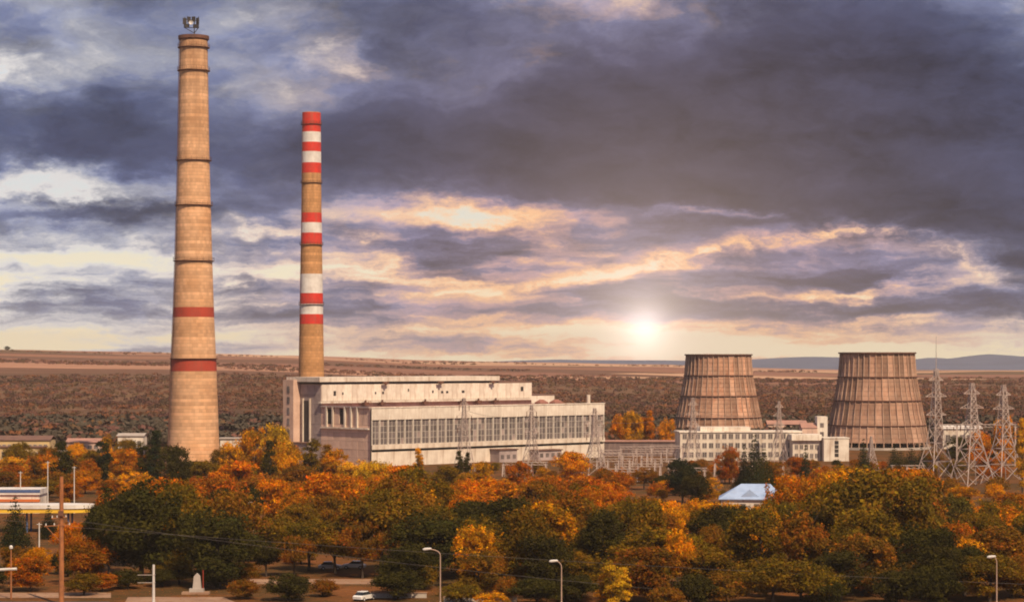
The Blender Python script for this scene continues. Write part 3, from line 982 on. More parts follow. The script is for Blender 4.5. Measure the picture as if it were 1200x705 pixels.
    MB().box(-3.2, 0.3, 40.3, 46.4, 0, BH + 1.6).build('stair_tower', M_PINK, t)
    for j in range(7):
        MB().box(-3.35, -3.19, 42.4, 43.8, 2.2 + j * 3.9, 4.6 + j * 3.9).build('stair_window', M_GLASS, t)
    MB().box(-0.3, -0.14, 34.3, 37.8, 6, 22.8).build('slot_window', M_DARK, t)
    for yy in (33.9, 37.9):
        MB().box(-0.75, -0.14, yy, yy + 0.45, 3, 23.6).build('slot_jamb', M_CREAM, t)
    MB().box(-4.5, -0.2, 30.5, 40.2, 0, 7.4).build('coal_annex', M_GREY, t)
    MB().box(-4.8, -0.18, 30.2, 40.28, 7.405, 7.8).build('annex_roof', M_TILE, t)
    # low white block and bits on the far end of the roof
    MB().box(BL + 0.3, 118.5, B0 + 1, 40, 0, 23.6).build('lift_house', M_WHITE, t)
    MB().box(BL + 0.25, 119, B0 + 0.8, 40.2, 23.603, 24.0).build('lift_house_roof', M_TILE, t)
    MB().tube([(114.5, 6, H - 0.2), (114.5, 6, H + 3.4)], 0.7, 10).build('roof_pipe', M_CREAM, t)
    for s, y0 in ((98, 16), (105, 15)):
        MB().prism([(0, 0), (4.5, 0), (4.5, 3), (0, 3)], 0, 0.6).add([(0, 0, .6), (4.5, 0, .6), (4.5, 3, .6), (0, 3, .6), (1.2, 1.5, 1.7), (3.3, 1.5, 1.7)], [(0, 1, 5, 4), (2, 3, 4, 5), (1, 2, 5), (3, 0, 4)]).build('roof_light', M_ROOF, t, (s, y0, H - 0.1))
    # low pump room and doors along the foot of the front
    for s, ww, h2 in ((57, 9, 4.4), (77, 12, 3.6)):
        MB().box(s, s + ww, -5.0, -0.1, 0, h2).build('pump_room', M_GREY, t)
        MB().box(s - 0.4, s + ww + 0.4, -5.4, -0.08, h2 + 0.003, h2 + 0.4).build('pump_room_roof', M_TILE, t)
        for q in range(int(ww // 3)):
            MB().box(s + 0.7 + q * 3, s + 2.3 + q * 3, -5.08, -4.98, 1.2, 2.7).build('pump_room_window', M_GLASS, t)


power_station()


# ---------------------------------------------------------------- cooling towers
def cooling_tower(px, Y, label, height=40.0, scale=1.0, seed=0, clad=M_CLAD):
    t = thing('cooling_tower', label, 'cooling tower', (X(px, Y), Y, 0), seed * 0.07, 'pair of cooling towers')
    tiers = [(0.0, 22.2), (10.0, 20.2), (20.2, 18.1), (30.0, 16.3), (40.0, 15.5)]
    tiers = [(z * height / 40.0, r * scale) for z, r in tiers]
    n = 40
    da = 2 * math.pi / n
    for j in range(4):
        z0, r0 = tiers[j]
        z1, r1 = tiers[j + 1]
        if j == 0:
            z0 += 2.8
            r0 -= 0.4
        # each panel: a slightly dished slab between two ribs
        vs = []
        for rr, zz in ((r0, z0 + 0.1), (r0 * 0.5 + r1 * 0.5 - 0.30, (z0 + z1) / 2), (r1, z1 - 0.1)):
            for off in (0.0, -0.25):
                for s in (-1, 1):
                    a = s * da * 0.485
                    vs.append(((rr + off) * math.cos(a), (rr + off) * math.sin(a), zz))
        fs = []
        for i in range(2):
            b, c = i * 4, i * 4 + 4
            fs += [(b, b + 1, c + 1, c), (b + 3, b + 2, c + 2, c + 3), (b + 2, b, c, c + 2), (b + 1, b + 3, c + 3, c + 1)]
        fs += [(0, 2, 3, 1), (8, 9, 11, 10)]
        me = MB().add(vs, fs).mesh('panel', clad)
        for k in range(n):
            po = link('panel', me, t, (0, 0, 0), (k + 0.5) * da)
            q = 1.0 + random.uniform(-0.009, 0.006)
            po.scale = (q, q, 1.0)
    rib = MB()
    for (z0, r0), (z1, r1) in zip(tiers[:-1], tiers[1:]):
        rib.bar((r0 + 0.1, 0, z0), (r1 + 0.1, 0, z1), 0.34)
    rme = rib.mesh('rib', M_RIB)
    for k in range(n):
        link('rib', rme, t, (0, 0, 0), k * da)
    for j, (z, r) in enumerate(tiers):
        if j == 0:
            continue
        w = 0.55 if j < 4 else 0.9
        MB().lathe([(r - 0.3, z - w * 0.6), (r + w, z - w * 0.45), (r + w, z + w * 0.2), (r - 0.3, z + w * 0.2)], n, True).build('ring_beam', M_RUST, t)
    MB().lathe([(tiers[0][1] + 0.3, 0), (tiers[0][1] + 0.3, 1.0), (tiers[0][1] - 0.5, 1.0)], n).build('basin', M_CONCRETE, t)


cooling_tower(842.0, 1098.0, 'brown ribbed cooling tower behind the white office block', 40.0, 1.0, 1)
cooling_tower(1028.0, 965.0, 'larger nearer brown ribbed cooling tower beside the lattice pylons', 40.5, 1.0, 4, M_CLAD2)


# ---------------------------------------------------------------- small buildings
def window_grid(t, x0, x1, z0, rows, cols, dz, y, ww, wh, pane_m=M_GLASS, depth=0.12):
    fr = MB()
    fr.box(-ww / 2 - 0.1, ww / 2 + 0.1, -0.06, 0.02, -0.16, -0.002)
    for s in (-ww / 2, 0, ww / 2):
        fr.box(s - 0.05, s + 0.05, -0.05, 0.03, 0, wh)
    fr.box(-ww / 2, ww / 2, -0.045, 0.028, wh, wh + 0.1)
    frm = fr.mesh('window', M_FRAME)
    pn = MB().box(-ww / 2 + 0.06, ww / 2 - 0.06, -0.02, 0.02, 0.02, wh - 0.02).mesh('pane', pane_m)
    for r in range(rows):
        for c in range(cols):
            xx = x0 + (c + 0.5) * (x1 - x0) / cols
            wo = link('window', frm, t, (xx, y - 0.02, z0 + r * dz))
            link('pane', pn, wo)


def office():
    Y = 850.0
    x0, x1 = X(797, Y), X(941, Y)
    t = thing('office_block', 'long white three storey office block before the left cooling tower', 'office block', (x0, Y, 0), R(5))
    W = x1 - x0
    MB().box(0, W, 0, 12, 0, 10.4).build('wall', M_CREAM, t)
    MB().box(-0.4, W + 0.4, -0.4, 12.4, 10.403, 10.9).build('cornice', M_WHITE, t)
    MB().box(8, 27, 2, 10, 10.905, 12.4).build('attic', M_WHITE, t)
    window_grid(t, 0.5, W - 0.5, 1.2, 3, 18, 3.4, 0, 1.7, 1.9)
    # flat roofed wing and bright stair block at the right end
    t2 = thing('stair_block', 'bright white flat roofed block with a dark vertical window strip', 'building', (X(963, Y), Y - 6, 0), R(4))
    MB().box(0, 9.4, 0, 9, 0, 8.4).build('wall', M_WHITE, t2)
    MB().box(-0.2, 9.6, -0.2, 9.2, 8.403, 8.75).build('parapet', M_WHITE, t2)
    for q in range(4):
        MB().box(4.0, 5.5, -0.06, 0.03, 1.6 + q * 1.55, 2.9 + q * 1.55).build('window', M_BLACK, t2)
    t3 = thing('office_wing', 'white office wing with overhanging roof between office block and stair block', 'building', (X(929, Y - 3), Y - 3, 0), R(4))
    MB().box(0, 10.4, 0, 9, 0, 7.6).build('wall', M_CREAM, t3)
    MB().box(-0.6, 10.7, -1.2, 9.3, 7.603, 9.8).build('roof_band', M_WHITE, t3)
    window_grid(t3, 0.4, 10, 1.0, 2, 5, 3.3, 0, 1.3, 1.7)
    Y = 920
    t4 = thing('lift_house', 'small cream block with a pink roof left of the larger cooling tower', 'building', (X(940, Y), Y, 0))
    MB().box(0, 6.2, 0, 9, 0, 10.0).build('wall', M_PINK, t4)
    MB().add([(-.3, -.3, 10), (6.2, -.3, 10), (6.2, 9.3, 10), (-.3, 9.3, 10), (-.3, 4.5, 12), (6.2, 4.5, 12)], [(0, 1, 5, 4), (2, 3, 4, 5), (1, 2, 5), (3, 0, 4)]).build('roof', M_PINKROOF, t4)
    MB().box(6.25, 10.4, 1, 8, 0, 14.6).build('tower_wall', M_WHITE, t4)
    for q in range(3):
        MB().box(7.4, 8.9, 0.94, 1.03, 3 + q * 3.6, 4.8 + q * 3.6).build('window', M_GLASS, t4)


office()


def shed(name, label, px0, px1, Y, top_py, depth, wall_m, roof_m, ridge=0.0, rotz=0.0, windows=0, cat='building', fascia=None):
    x0, x1 = X(px0, Y), X(px1, Y)
    h = Z(top_py, Y)
    W = x1 - x0
    t = thing(name, label, cat, (x0, Y, 0), rotz)
    hw = h - ridge - 0.3
    MB().box(0, W, 0, depth, 0, hw).build('wall', wall_m, t)
    if ridge > 0:
        e = 0.5
        MB().add([(-e, -e, hw), (W + e, -e, hw), (W + e, depth + e, hw), (-e, depth + e, hw), (-e, depth / 2, hw + ridge), (W + e, depth / 2, hw + ridge), (-e, -e, hw + .15), (W + e, -e, hw + .15), (W + e, depth + e, hw + .15), (-e, depth + e, hw + .15), (-e, depth / 2, hw + ridge + .15), (W + e, depth / 2, hw + ridge + .15)],
                 [(6, 7, 11, 10), (8, 9, 10, 11), (0, 6, 10, 4), (7, 1, 5, 11), (0, 1, 7, 6), (2, 3, 9, 8), (0, 4, 5, 1), (2, 5, 4, 3), (1, 7, 11, 5), (4, 10, 9, 3), (5, 11, 8, 2)]).build('roof', roof_m, t)
    else:
        MB().box(-0.4, W + 0.4, -0.5, depth + 0.4, hw + 0.003, hw + 0.3).build('roof', roof_m, t)
    if fascia:
        MB().box(-0.42, W + 0.42, -0.58, -0.505, hw - 0.5, hw + 0.28).build('fascia', fascia, t)
    if windows:
        window_grid(t, 0.6, W - 0.6, hw * 0.35, 1, windows, 1, 0, min(2.0, W / windows * 0.6), hw * 0.35)
    return t


shed('long_shed', 'long low dark mauve shed between power station and office block', 707, 797, 885, 516.5, 14, M_SHED, M_PINKROOF, 0.0, 0.0, 0)
shed('workshop', 'ochre workshop with brown roof on the far left edge', -30, 58, 905, 510, 12, M_PLASTER, M_TILE, 1.6, 0.0, 14)
shed('low_workshop', 'low ochre shed with dark eaves below the far left workshop', -25, 50, 830, 523, 8, M_PLASTER, M_TILE, 0.0, 0.0, 9)
shed('white_garage', 'small white garage with grey roof left of the slim dark poplar', 60, 92, 800, 528, 9, M_WHITE, M_CONCRETE, 0.0, 0.05, 4)
shed('pale_storehouse', 'pale pink storehouse with faded red roof right of far left workshop', 78, 118, 925, 513, 9, M_PINK, M_PINKROOF, 1.5, 0.0, 5)
shed('white_storehouse', 'white storehouse with low roof left of the tall chimney foot', 138, 168, 930, 507, 9, M_WHITE, M_CONCRETE, 1.0, 0.0, 4)
shed('white_hut', 'small white hut with pale roof nearer the tall chimney, left side', 141, 166, 850, 524, 7, M_WHITE, M_WBAND, 1.0, -0.1, 3)
shed('filter_house', 'white filter house close to the right of the tall chimney foot', 258, 290, 840, 513, 9, M_WHITE, M_CONCRETE, 0.0, 0.1, 4)
shed('gatehouse', 'small pale flat roofed hut among trees below the boiler house', 300, 333, 600, 575, 6, M_PLASTER, M_PAVE, 0.0, 0.1, 2)
shed('garden_hut', 'small pale roofed hut half hidden by trees right of centre', 655, 682, 500, 615, 5, M_WHITE, M_PAVE, 0.8, 0.2, 2)
shed('far_house', 'low pale house far behind, between the two cooling towers', 900, 945, 1120, 492, 10, M_PINK, M_PINKROOF, 1.8, 0.0, 6)
shed('far_depot', 'pale depot roof far behind the pylons on the right', 1105, 1150, 960, 498, 10, M_CREAM, M_WBAND, 1.2, 0.0, 5)


def blue_roof_house():
    Y = 556.0
    t = thing('blue_roof_house', 'house with pale blue hipped sheet roof among orange trees', 'house', (X(842, Y), Y, 0), R(-6))
    W, D, h = 16.0, 12.0, 3.6
    MB().box(0.6, W - 0.6, 0.6, D - 0.6, 0, h).build('wall', M_WHITE, t)
    ap = 3.4
    roof = MB().add([(0, 0, h), (W, 0, h), (W, D, h), (0, D, h), (5.5, D / 2, h + ap), (W - 3.4, D / 2, h + ap), (0, 0, h + .2), (W, 0, h + .2), (W, D, h + .2), (0, D, h + .2), (5.5, D / 2, h + ap + .2), (W - 3.4, D / 2, h + ap + .2)],
                    [(6, 7, 11, 10), (8, 9, 10, 11), (7, 8, 11), (9, 6, 10), (0, 1, 7, 6), (1, 2, 8, 7), (2, 3, 9, 8), (3, 0, 6, 9), (0, 3, 2, 1)]).build('roof', M_BLUEROOF, t)
    # gabled dormer towards the viewer
    MB().add([(5.2, 0.8, h + .6), (10.0, 0.8, h + .6), (7.6, 0.8, h + 2.4), (5.2, 4.6, h + .6), (10.0, 4.6, h + .6), (7.6, 5.0, h + 2.4)], [(0, 1, 2), (1, 4, 5, 2), (3, 0, 2, 5)]).build('dormer', M_BLUEROOF, roof)
    for q in range(4):
        MB().box(1.8 + q * 3.4, 3.2 + q * 3.4, 0.55, 0.63, 1.1, 2.6).build('window', M_GLASS, t)


blue_roof_house()


def service_station():
    Y = 560.0
    t = thing('station_building', 'flat roofed white building with blue fascia at the far left edge', 'building', (X(-40, Y), Y, 0))
    W = X(46, Y) - X(-40, Y)
    MB().box(0, W, 0, 9, 0, 4.6).build('wall', M_WHITE, t)
    MB().box(-0.3, W + 0.3, -0.5, 9.3, 4.603, 5.9).build('roof_band', M_WBAND, t)
    MB().box(-0.32, W + 0.32, -0.58, -0.503, 5.1, 5.85).build('blue_fascia', M_BLUE, t)
    MB().box(-0.34, W + 0.34, -1.6, -0.59, 2.9, 3.5).build('orange_awning', M_ORANGE, t)
    for q in range(5):
        MB().box(1.2 + q * 3.3, 3.4 + q * 3.3, -0.06, 0.03, 0.8, 2.6).build('window', M_GLASS, t)
    Y = 500.0
    c = thing('canopy', 'white canopy with rounded yellow edge on posts at the left', 'canopy', (X(-30, Y), Y, 0))
    W = X(109, Y) - X(-30, Y)
    poly = [(0, -4), (W - 6, -4)] + [(W - 6 + 6 * math.sin(a), 0 - 4 * math.cos(a)) for a in np.linspace(0.15, math.pi - 0.15, 12)] + [(W - 6, 4), (0, 4)]
    MB().prism(poly, 4.4, 5.3).build('fascia', M_YELLOW, c)
    MB().prism([(x + (0.3 if x > 1 else 0), y * 1.05) for x, y in poly], 5.303, 6.1).build('roof', M_WBAND, c)
    for xx in (4, 12, W - 5):
        for yy in (-2.2, 2.2):
            MB().tube([(xx, yy, 0), (xx, yy, 4.4)], 0.22, 8).build('post', M_BLUE, c)


service_station()


# ---------------------------------------------------------------- lattice pylons, gantries, masts
def pylon(px, Y, top_py, base_w, label, arms=True, waist=0.42, bar=0.26, name='pylon', spire=0.0):
    H = Z(top_py, Y)
    bar *= 0.74
    t = thing(name, label, 'pylon', (X(px, Y), Y, 0), R(random.uniform(8, 30)), 'lattice pylons')
    body = H * (1 - spire)
    lev = [0.0]
    while lev[-1] < 0.93:
        lev.append(lev[-1] + max(0.20 * (1 - lev[-1]), 0.055))
    lev[-1] = 1.0

    def hw(f):
        if f < waist:
            return base_w / 2 * (1 - 0.68 * f / waist)
        return base_w / 2 * (0.32 - 0.22 * (f - waist) / (1 - waist))
    corners = [(-1, -1), (1, -1), (1, 1), (-1, 1)]
    leg = {}
    for ci, (sx, sy) in enumerate(corners):
        m = MB()
        for f0, f1 in zip(lev[:-1], lev[1:]):
            m.bar((sx * hw(f0), sy * hw(f0), f0 * body), (sx * hw(f1), sy * hw(f1), f1 * body), bar * 1.25 if f0 < waist else bar)
        m.build('leg', M_STEEL, t)
    br = MB()
    for f0, f1 in zip(lev[:-1], lev[1:]):
        a, b = hw(f0), hw(f1)
        for ci in range(4):
            (sx, sy), (tx, ty) = corners[ci], corners[(ci + 1) % 4]
            br.bar((sx * a, sy * a, f0 * body), (tx * b, ty * b, f1 * body), bar * 0.7)
            br.bar((tx * a, ty * a, f0 * body), (sx * b, sy * b, f1 * body), bar * 0.7)
            br.bar((sx * b, sy * b, f1 * body), (tx * b, ty * b, f1 * body), bar * 0.7)
    br.build('bracing', M_STEEL, t)
    if spire:
        MB().tube([(0, 0, body), (0, 0, H)], [bar * 0.6, bar * 0.25], 6).build('spire', M_STEEL, t)
    if arms:
        for f, ln in ((0.60, base_w * 0.26), (0.76, base_w * 0.32), (0.90, base_w * 0.22)):
            for s in (-1, 1):
                m = MB()
                z = f * body
                q = hw(f)
                for sy in (-1, 1):
                    m.bar((s * q, sy * q, z), (s * (q + ln), 0, z), bar * 0.7)
                m.bar((s * q, 0, z + 1.4), (s * (q + ln), 0, z), bar * 0.6)
                for k in range(1, 4):
                    xx = s * (q + ln * k / 4)
                    m.bar((xx, -q * (1 - k / 4), z), (xx, 0, z + 1.4 * (1 - k / 4)), bar * 0.5)
                ar = m.build('crossarm', M_STEEL, t)
                MB().tube([(s * (q + ln), 0, z), (s * (q + ln), 0, z - 1.7)], 0.12, 6).build('insulator', M_RUST, ar)
    return t


pylon(1097, 690, 394, 9.6, 'tallest lattice pylon with thin spire beside the larger cooling tower', True, 0.42, 0.27, spire=0.22)
pylon(1139, 680, 449, 10.0, 'middle one of three big pylons on the right', True, 0.5, 0.28)
pylon(1176, 690, 451, 9.6, 'rightmost of the three big pylons, by the yellow tree', True, 0.5, 0.28)
pylon(697, 745, 478, 7.0, 'lattice pylon at the right end of the turbine hall', True, 0.5, 0.22)
pylon(623, 755, 474, 6.0, 'slim lattice pylon before the right part of the turbine hall', True, 0.5, 0.19)
pylon(544, 760, 466, 6.0, 'slim lattice pylon before the middle of the turbine hall', True, 0.5, 0.17)
pylon(812, 790, 466, 6.4, 'lattice pylon before the left cooling tower', True, 0.5, 0.20)
pylon(913, 840, 470, 5.6, 'lattice pylon rising behind the office block, between the towers', True, 0.5, 0.19)
pylon(1021, 760, 511, 4.2, 'short lattice pylon before the larger cooling tower', False, 0.6, 0.2)


def gantry(px0, px1, Y, top_py, label, n=2, rot=0.0):
    x0, x1 = X(px0, Y), X(px1, Y)
    h = Z(top_py, Y)
    t = thing('switchyard_gantry', label, 'gantry', (x0, Y, 0), rot, 'switchyard gantries')
    W = x1 - x0
    for i in range(n):
        x = W * i / (n - 1)
        m = MB()
        m.bar((x - 0.35, -1.0, 0), (x - 0.1, 0, h), 0.3)
        m.bar((x + 0.35, 1.0, 0), (x + 0.1, 0, h), 0.3)
        for q in range(1, 5):
            f = q / 5
            m.bar((x - 0.35 + 0.25 * f, -1 + f, h * f), (x + 0.35 - 0.25 * f, 1 - f, h * f), 0.18)
        m.build('post', M_STEEL, t)
    m = MB()
    for yy, zz in ((-0.4, h), (0.4, h), (0, h - 0.9)):
        m.bar((-0.6, yy, zz), (W + 0.6, yy, zz), 0.2)
    k = max(3, int(W / 1.6))
    for i in range(k):
        xa, xb = W * i / k, W * (i + 1) / k
        m.bar((xa, -0.4, h), (xb, 0, h - 0.9), 0.12)
        m.bar((xa, 0.4, h), (xb, 0, h - 0.9), 0.12)
    m.build('beam', M_STEEL, t)
    for i in range(n * 2):
        x = W * (i + 0.5) / (n * 2)
        MB().tube([(x, 0, h - 0.9), (x, 0, h - 2.5)], 0.14, 6).build('insulator', M_RUST, t)


gantry(708, 752, 770, 531, 'pale steel gantry nearest the right end of the turbine hall', 3)
gantry(742, 792, 800, 528, 'long steel gantry before the long dark shed', 4)
gantry(722, 774, 725, 543, 'lower steel gantry in front of the long dark shed', 3)
gantry(838, 884, 735, 537, 'steel gantry before the office block, left of conifers', 4)
gantry(884, 918, 740, 540, 'steel gantry before the office block, right of conifers', 3)
gantry(790, 826, 700, 548, 'steel gantry right of the dark round tree', 3)
gantry(700, 738, 745, 537, 'low steel gantry just behind the turbine hall end pylon', 4)
gantry(752, 800, 760, 537, 'steel gantry with four posts right of centre, before the shed', 4)
gantry(590, 640, 735, 541, 'low steel gantry at the foot of the slim right pylon', 4)
gantry(704, 726, 800, 527, 'narrow steel gantry beside the turbine hall right corner', 2)
gantry(728, 764, 830, 523, 'tall back steel gantry against the long dark shed, left one', 3)
gantry(764, 800, 835, 522, 'tall back steel gantry against the long dark shed, right one', 3)
gantry(712, 760, 700, 549, 'front low steel gantry among the shrubs right of the hall', 5)
gantry(846, 900, 700, 546, 'front low steel gantry among the shrubs before the office block', 5)
gantry(1046, 1080, 720, 545, 'steel gantry just left of the tallest pylon', 3)
gantry(1098, 1145, 800, 497, 'tall steel gantry behind the middle big pylon', 3)
gantry(1146, 1190, 805, 497, 'tall steel gantry behind the rightmost big pylon', 3)


def wire(a, b, sag, label, r=0.045, n=14):
    a, b = Vector(a), Vector(b)
    pts = []
    for i in range(n + 1):
        f = i / n
        p = a.lerp(b, f)
        p.z -= sag * 4 * f * (1 - f)
        pts.append(p)
    return tag(MB().tube(pts, r, 4, False).build('power_line', M_WIRE), label, 'wire', 'overhead wires')


def p3(px, py, Y):
    return (X(px, Y), Y, Z(py, Y))


wire(p3(1135, 472, 680), p3(1165, 500, 805), 1.5, 'wire from middle big pylon back to the right gantry')
wire(p3(1180, 475, 690), p3(1250, 452, 640), 2.0, 'wire leaving the rightmost big pylon to the right')
wire(p3(1100, 470, 690), p3(1120, 499, 800), 1.5, 'wire from the tallest pylon back to the left gantry')
wire(p3(697, 492, 745), p3(812, 480, 790), 2.5, 'wire from turbine hall end pylon to the pylon before the left tower')
wire(p3(623, 486, 755), p3(697, 492, 745), 1.5, 'wire between the two pylons at the right of the turbine hall')
wire(p3(544, 480, 760), p3(623, 486, 755), 1.5, 'wire between the two slim pylons before the turbine hall')
wire(p3(812, 480, 790), p3(913, 482, 840), 2.0, 'wire from the left tower pylon to the pylon behind the office')


# ---------------------------------------------------------------- foreground paving, road, walls
def sheet(name, pts, z, m):
    o = MB().add([(x, y, z) for x, y in pts], [tuple(range(len(pts)))]).build(name, m)
    o['kind'] = 'structure'
    return o


def gp(px, py):
    Y = GY(py)
    return (X(px, Y), Y)


sheet('park_path', [gp(268, 684), gp(470, 684), gp(470, 678), gp(275, 678)], 0.02, M_PAVE)
sheet('path', [gp(140, 716), gp(300, 716), gp(262, 699), gp(150, 699)], 0.012, M_PAVE)
sheet('road', [gp(-60, 720), gp(140, 720), gp(128, 704), gp(-60, 704)], 0.016, M_ASPHALT)
sheet('pavement', [gp(-60, 700), gp(130, 700), gp(130, 694), gp(-60, 694)], 0.022, M_PAVE)
for a, b, py, lab in ((418, 500, 694, 'low pale wall under the olive trees at bottom centre'), (520, 606, 699, 'low pale wall below the dark tree near bottom centre')):
    Y = GY(py + 6)
    w_ = thing('low_wall', lab, 'wall', (X(a, Y), Y, 0))
    W = X(b, Y) - X(a, Y)
    nbk = 8
    me = MB().box(0.015, W / nbk - 0.015, 0, 0.4, 0, 0.75).mesh('block', M_CONCRETE)
    for i in range(nbk):
        link('block', me, w_, (i * W / nbk, random.uniform(-.02, .02), 0))
    MB().box(-0.1, W + 0.1, -0.1, 0.5, 0.753, 0.9).build('coping', M_PAVE, w_)


# ---------------------------------------------------------------- poles, lamps, monument
def lamp_post(px, py_top, Y, reach, label, r=0.11, h_head=0.22):
    H = Z(py_top, Y)
    t = thing('street_lamp', label, 'street lamp', (X(px, Y), Y, 0), 0, 'street lamps')
    MB().tube([(0, 0, 0), (0, 0, 1.2), (0, 0, 1.3), (0, 0, H - 0.9)], [r * 1.5, r * 1.4, r, r * 0.8], 10).build('pole', M_LAMPPOST, t)
    pts = [(0, 0, H - 0.9)]
    for k in range(1, 7):
        a = k / 6 * math.pi / 2
        pts.append((-reach * (1 - math.cos(a)), 0, H - 0.9 + 0.9 * math.sin(a)))
    MB().tube(pts, r * 0.7, 8).build('arm', M_LAMPPOST, t)
    MB().lathe([(0.02, -0.75), (0.16, -0.6), (h_head, -0.1), (h_head, 0.35), (0.12, 0.6), (0.02, 0.65)], 12).build('lamp_head', M_LAMP, t, (-reach - 0.35, 0, H + 0.02)).rotation_euler = (0, R(-96), 0)


lamp_post(516, 643, 345, 1.7, 'curved arm street lamp near bottom centre, left of the dark tree')
lamp_post(658, 657, 345, 0.9, 'street lamp right of the dark tree near bottom centre')
lamp_post(1168, 652, 345, 0.5, 'street lamp in the bottom right corner')
lamp_post(297, 589, 470, 0.5, 'small street lamp among trees below the boiler house', 0.09)


def utility_pole():
    Y = 352.0
    H = Z(558, Y)
    t = thing('utility_pole', 'tall rust brown utility pole with crossarms at the left', 'pole', (X(72, Y), Y, 0))
    MB().tube([(0, 0, 0), (0, 0, H)], [0.42, 0.30], 12).build('post', M_POLEWOOD, t)
    for z, w in ((Z(607, Y), 1.5), (Z(616, Y), 2.6)):
        a = MB().bar((-w, -0.3, z), (w * 0.6, -0.3, z + 0.25), 0.16).build('crossarm', M_POLEWOOD, t)
        for q in (-0.9, -0.4, 0.5):
            MB().lathe([(0.02, 0), (0.1, 0.02), (0.12, 0.15), (0.07, 0.2), (0.1, 0.3), (0.02, 0.36)], 10).build('insulator', M_LAMP, a, (q * w, -0.3, z + 0.16 + 0.07 * q))
    MB().bar((0, -0.25, Z(635, Y)), (-2.2, -0.3, Z(617, Y)), 0.1).build('brace', M_POLEWOOD, t)
    MB().box(-0.4, 0.4, -0.62, -0.3, Z(604, Y), Z(598, Y)).build('junction_box', M_RUST, t)
    # smaller white post and a lamp standard with a crossbar
    t2 = thing('concrete_post', 'white concrete post at the foot of the large dark tree', 'post', (X(180, 345), 345, 0))
    MB().tube([(0, 0, 0), (0, 0, Z(661, 345))], [0.24, 0.17], 10).build('shaft', M_LAMP, t2)
    for pyy in (673, 682):
        MB().bar((-2.4, -0.15, Z(pyy, 345)), (0.3, -0.15, Z(pyy, 345)), 0.09).build('rail', M_CONCRETE, t2)
    t3 = thing('lamp_standard', 'thin pale standard with a white crossbar at the left edge', 'lamp post', (X(13, 360), 360, 0))
    MB().tube([(0, 0, 0), (0, 0, Z(643, 360))], [0.15, 0.1], 8).build('shaft', M_POLEWOOD, t3)
    MB().tube([(-2.1, 0, Z(667, 360)), (0.9, 0, Z(666, 360))], 0.22, 8).build('crossbar', M_LAMP, t3)
    MB().lathe([(0.02, 0), (0.28, 0.1), (0.3, 0.4), (0.15, 0.6), (0.02, 0.65)], 12).build('lamp_head', M_LAMP, t3, (0, 0, Z(643, 360)))
    for i, (px, Y, py, lab) in enumerate([(24, 560, 552, 'leftmost thin pale pole behind the station building'), (56, 560, 540, 'taller thin pale pole left of the utility pole'), (87, 560, 546, 'thin pale pole right of the utility pole, behind the canopy'), (46, 440, 612, 'short pale pole just right of the dark spruce')]):
        o = thing('thin_pole', lab, 'pole', (X(px, Y), Y, 0))
        MB().tube([(0, 0, 0), (0, 0, Z(py, Y))], [0.16, 0.1], 8).build('shaft', M_LAMP, o)
        MB().bar((-0.5, 0, Z(py, Y) - 0.3), (0.5, 0, Z(py, Y) - 0.3), 0.1).build('crossbar', M_LAMP, o)


utility_pole()
for i, (pa, ya, pb, yb, lab) in enumerate([(72, 607, 820, 694, 'upper long wire crossing the front trees from the utility pole'), (72, 616, 1300, 688, 'lower long wire crossing the front trees from the utility pole'), (-40, 600, 72, 608, 'short wire from the left edge to the utility pole')]):
    wire(p3(pa, ya, 351.5), p3(pb, yb, 349), 0.8, lab, 0.02, 20)


def monument():
    Y = 368.0
    t = thing('monument', 'small white monument on a stepped ledge under the dark tree', 'monument', (X(231, Y), Y, 0))
    MB().box(-2.4, 2.0, -0.9, 0.9, 0, 0.35).build('step', M_PAVE, t)
    MB().box(-1.2, 1.1, -0.6, 0.6, 0.353, 0.9).build('plinth', M_CONCRETE, t)
    MB().add([(-0.7, -0.35, 0.9), (0.7, -0.35, 0.9), (0.7, 0.35, 0.9), (-0.7, 0.35, 0.9), (-0.5, -0.25, 2.9), (0.5, -0.25, 2.9), (0.5, 0.25, 2.9), (-0.5, 0.25, 2.9), (0, -0.25, 3.4), (0, 0.25, 3.4)],
             [(0, 1, 5, 4), (1, 2, 6, 5), (2, 3, 7, 6), (3, 0, 4, 7), (4, 5, 8), (6, 7, 9), (5, 6, 9, 8), (7, 4, 8, 9)]).build('stele', M_CONCRETE, t)
    MB().tube([(1.0, -0.2, 0.9), (1.0, -0.2, 3.9)], 0.07, 6).build('flagstaff', M_RED, t)


monument()


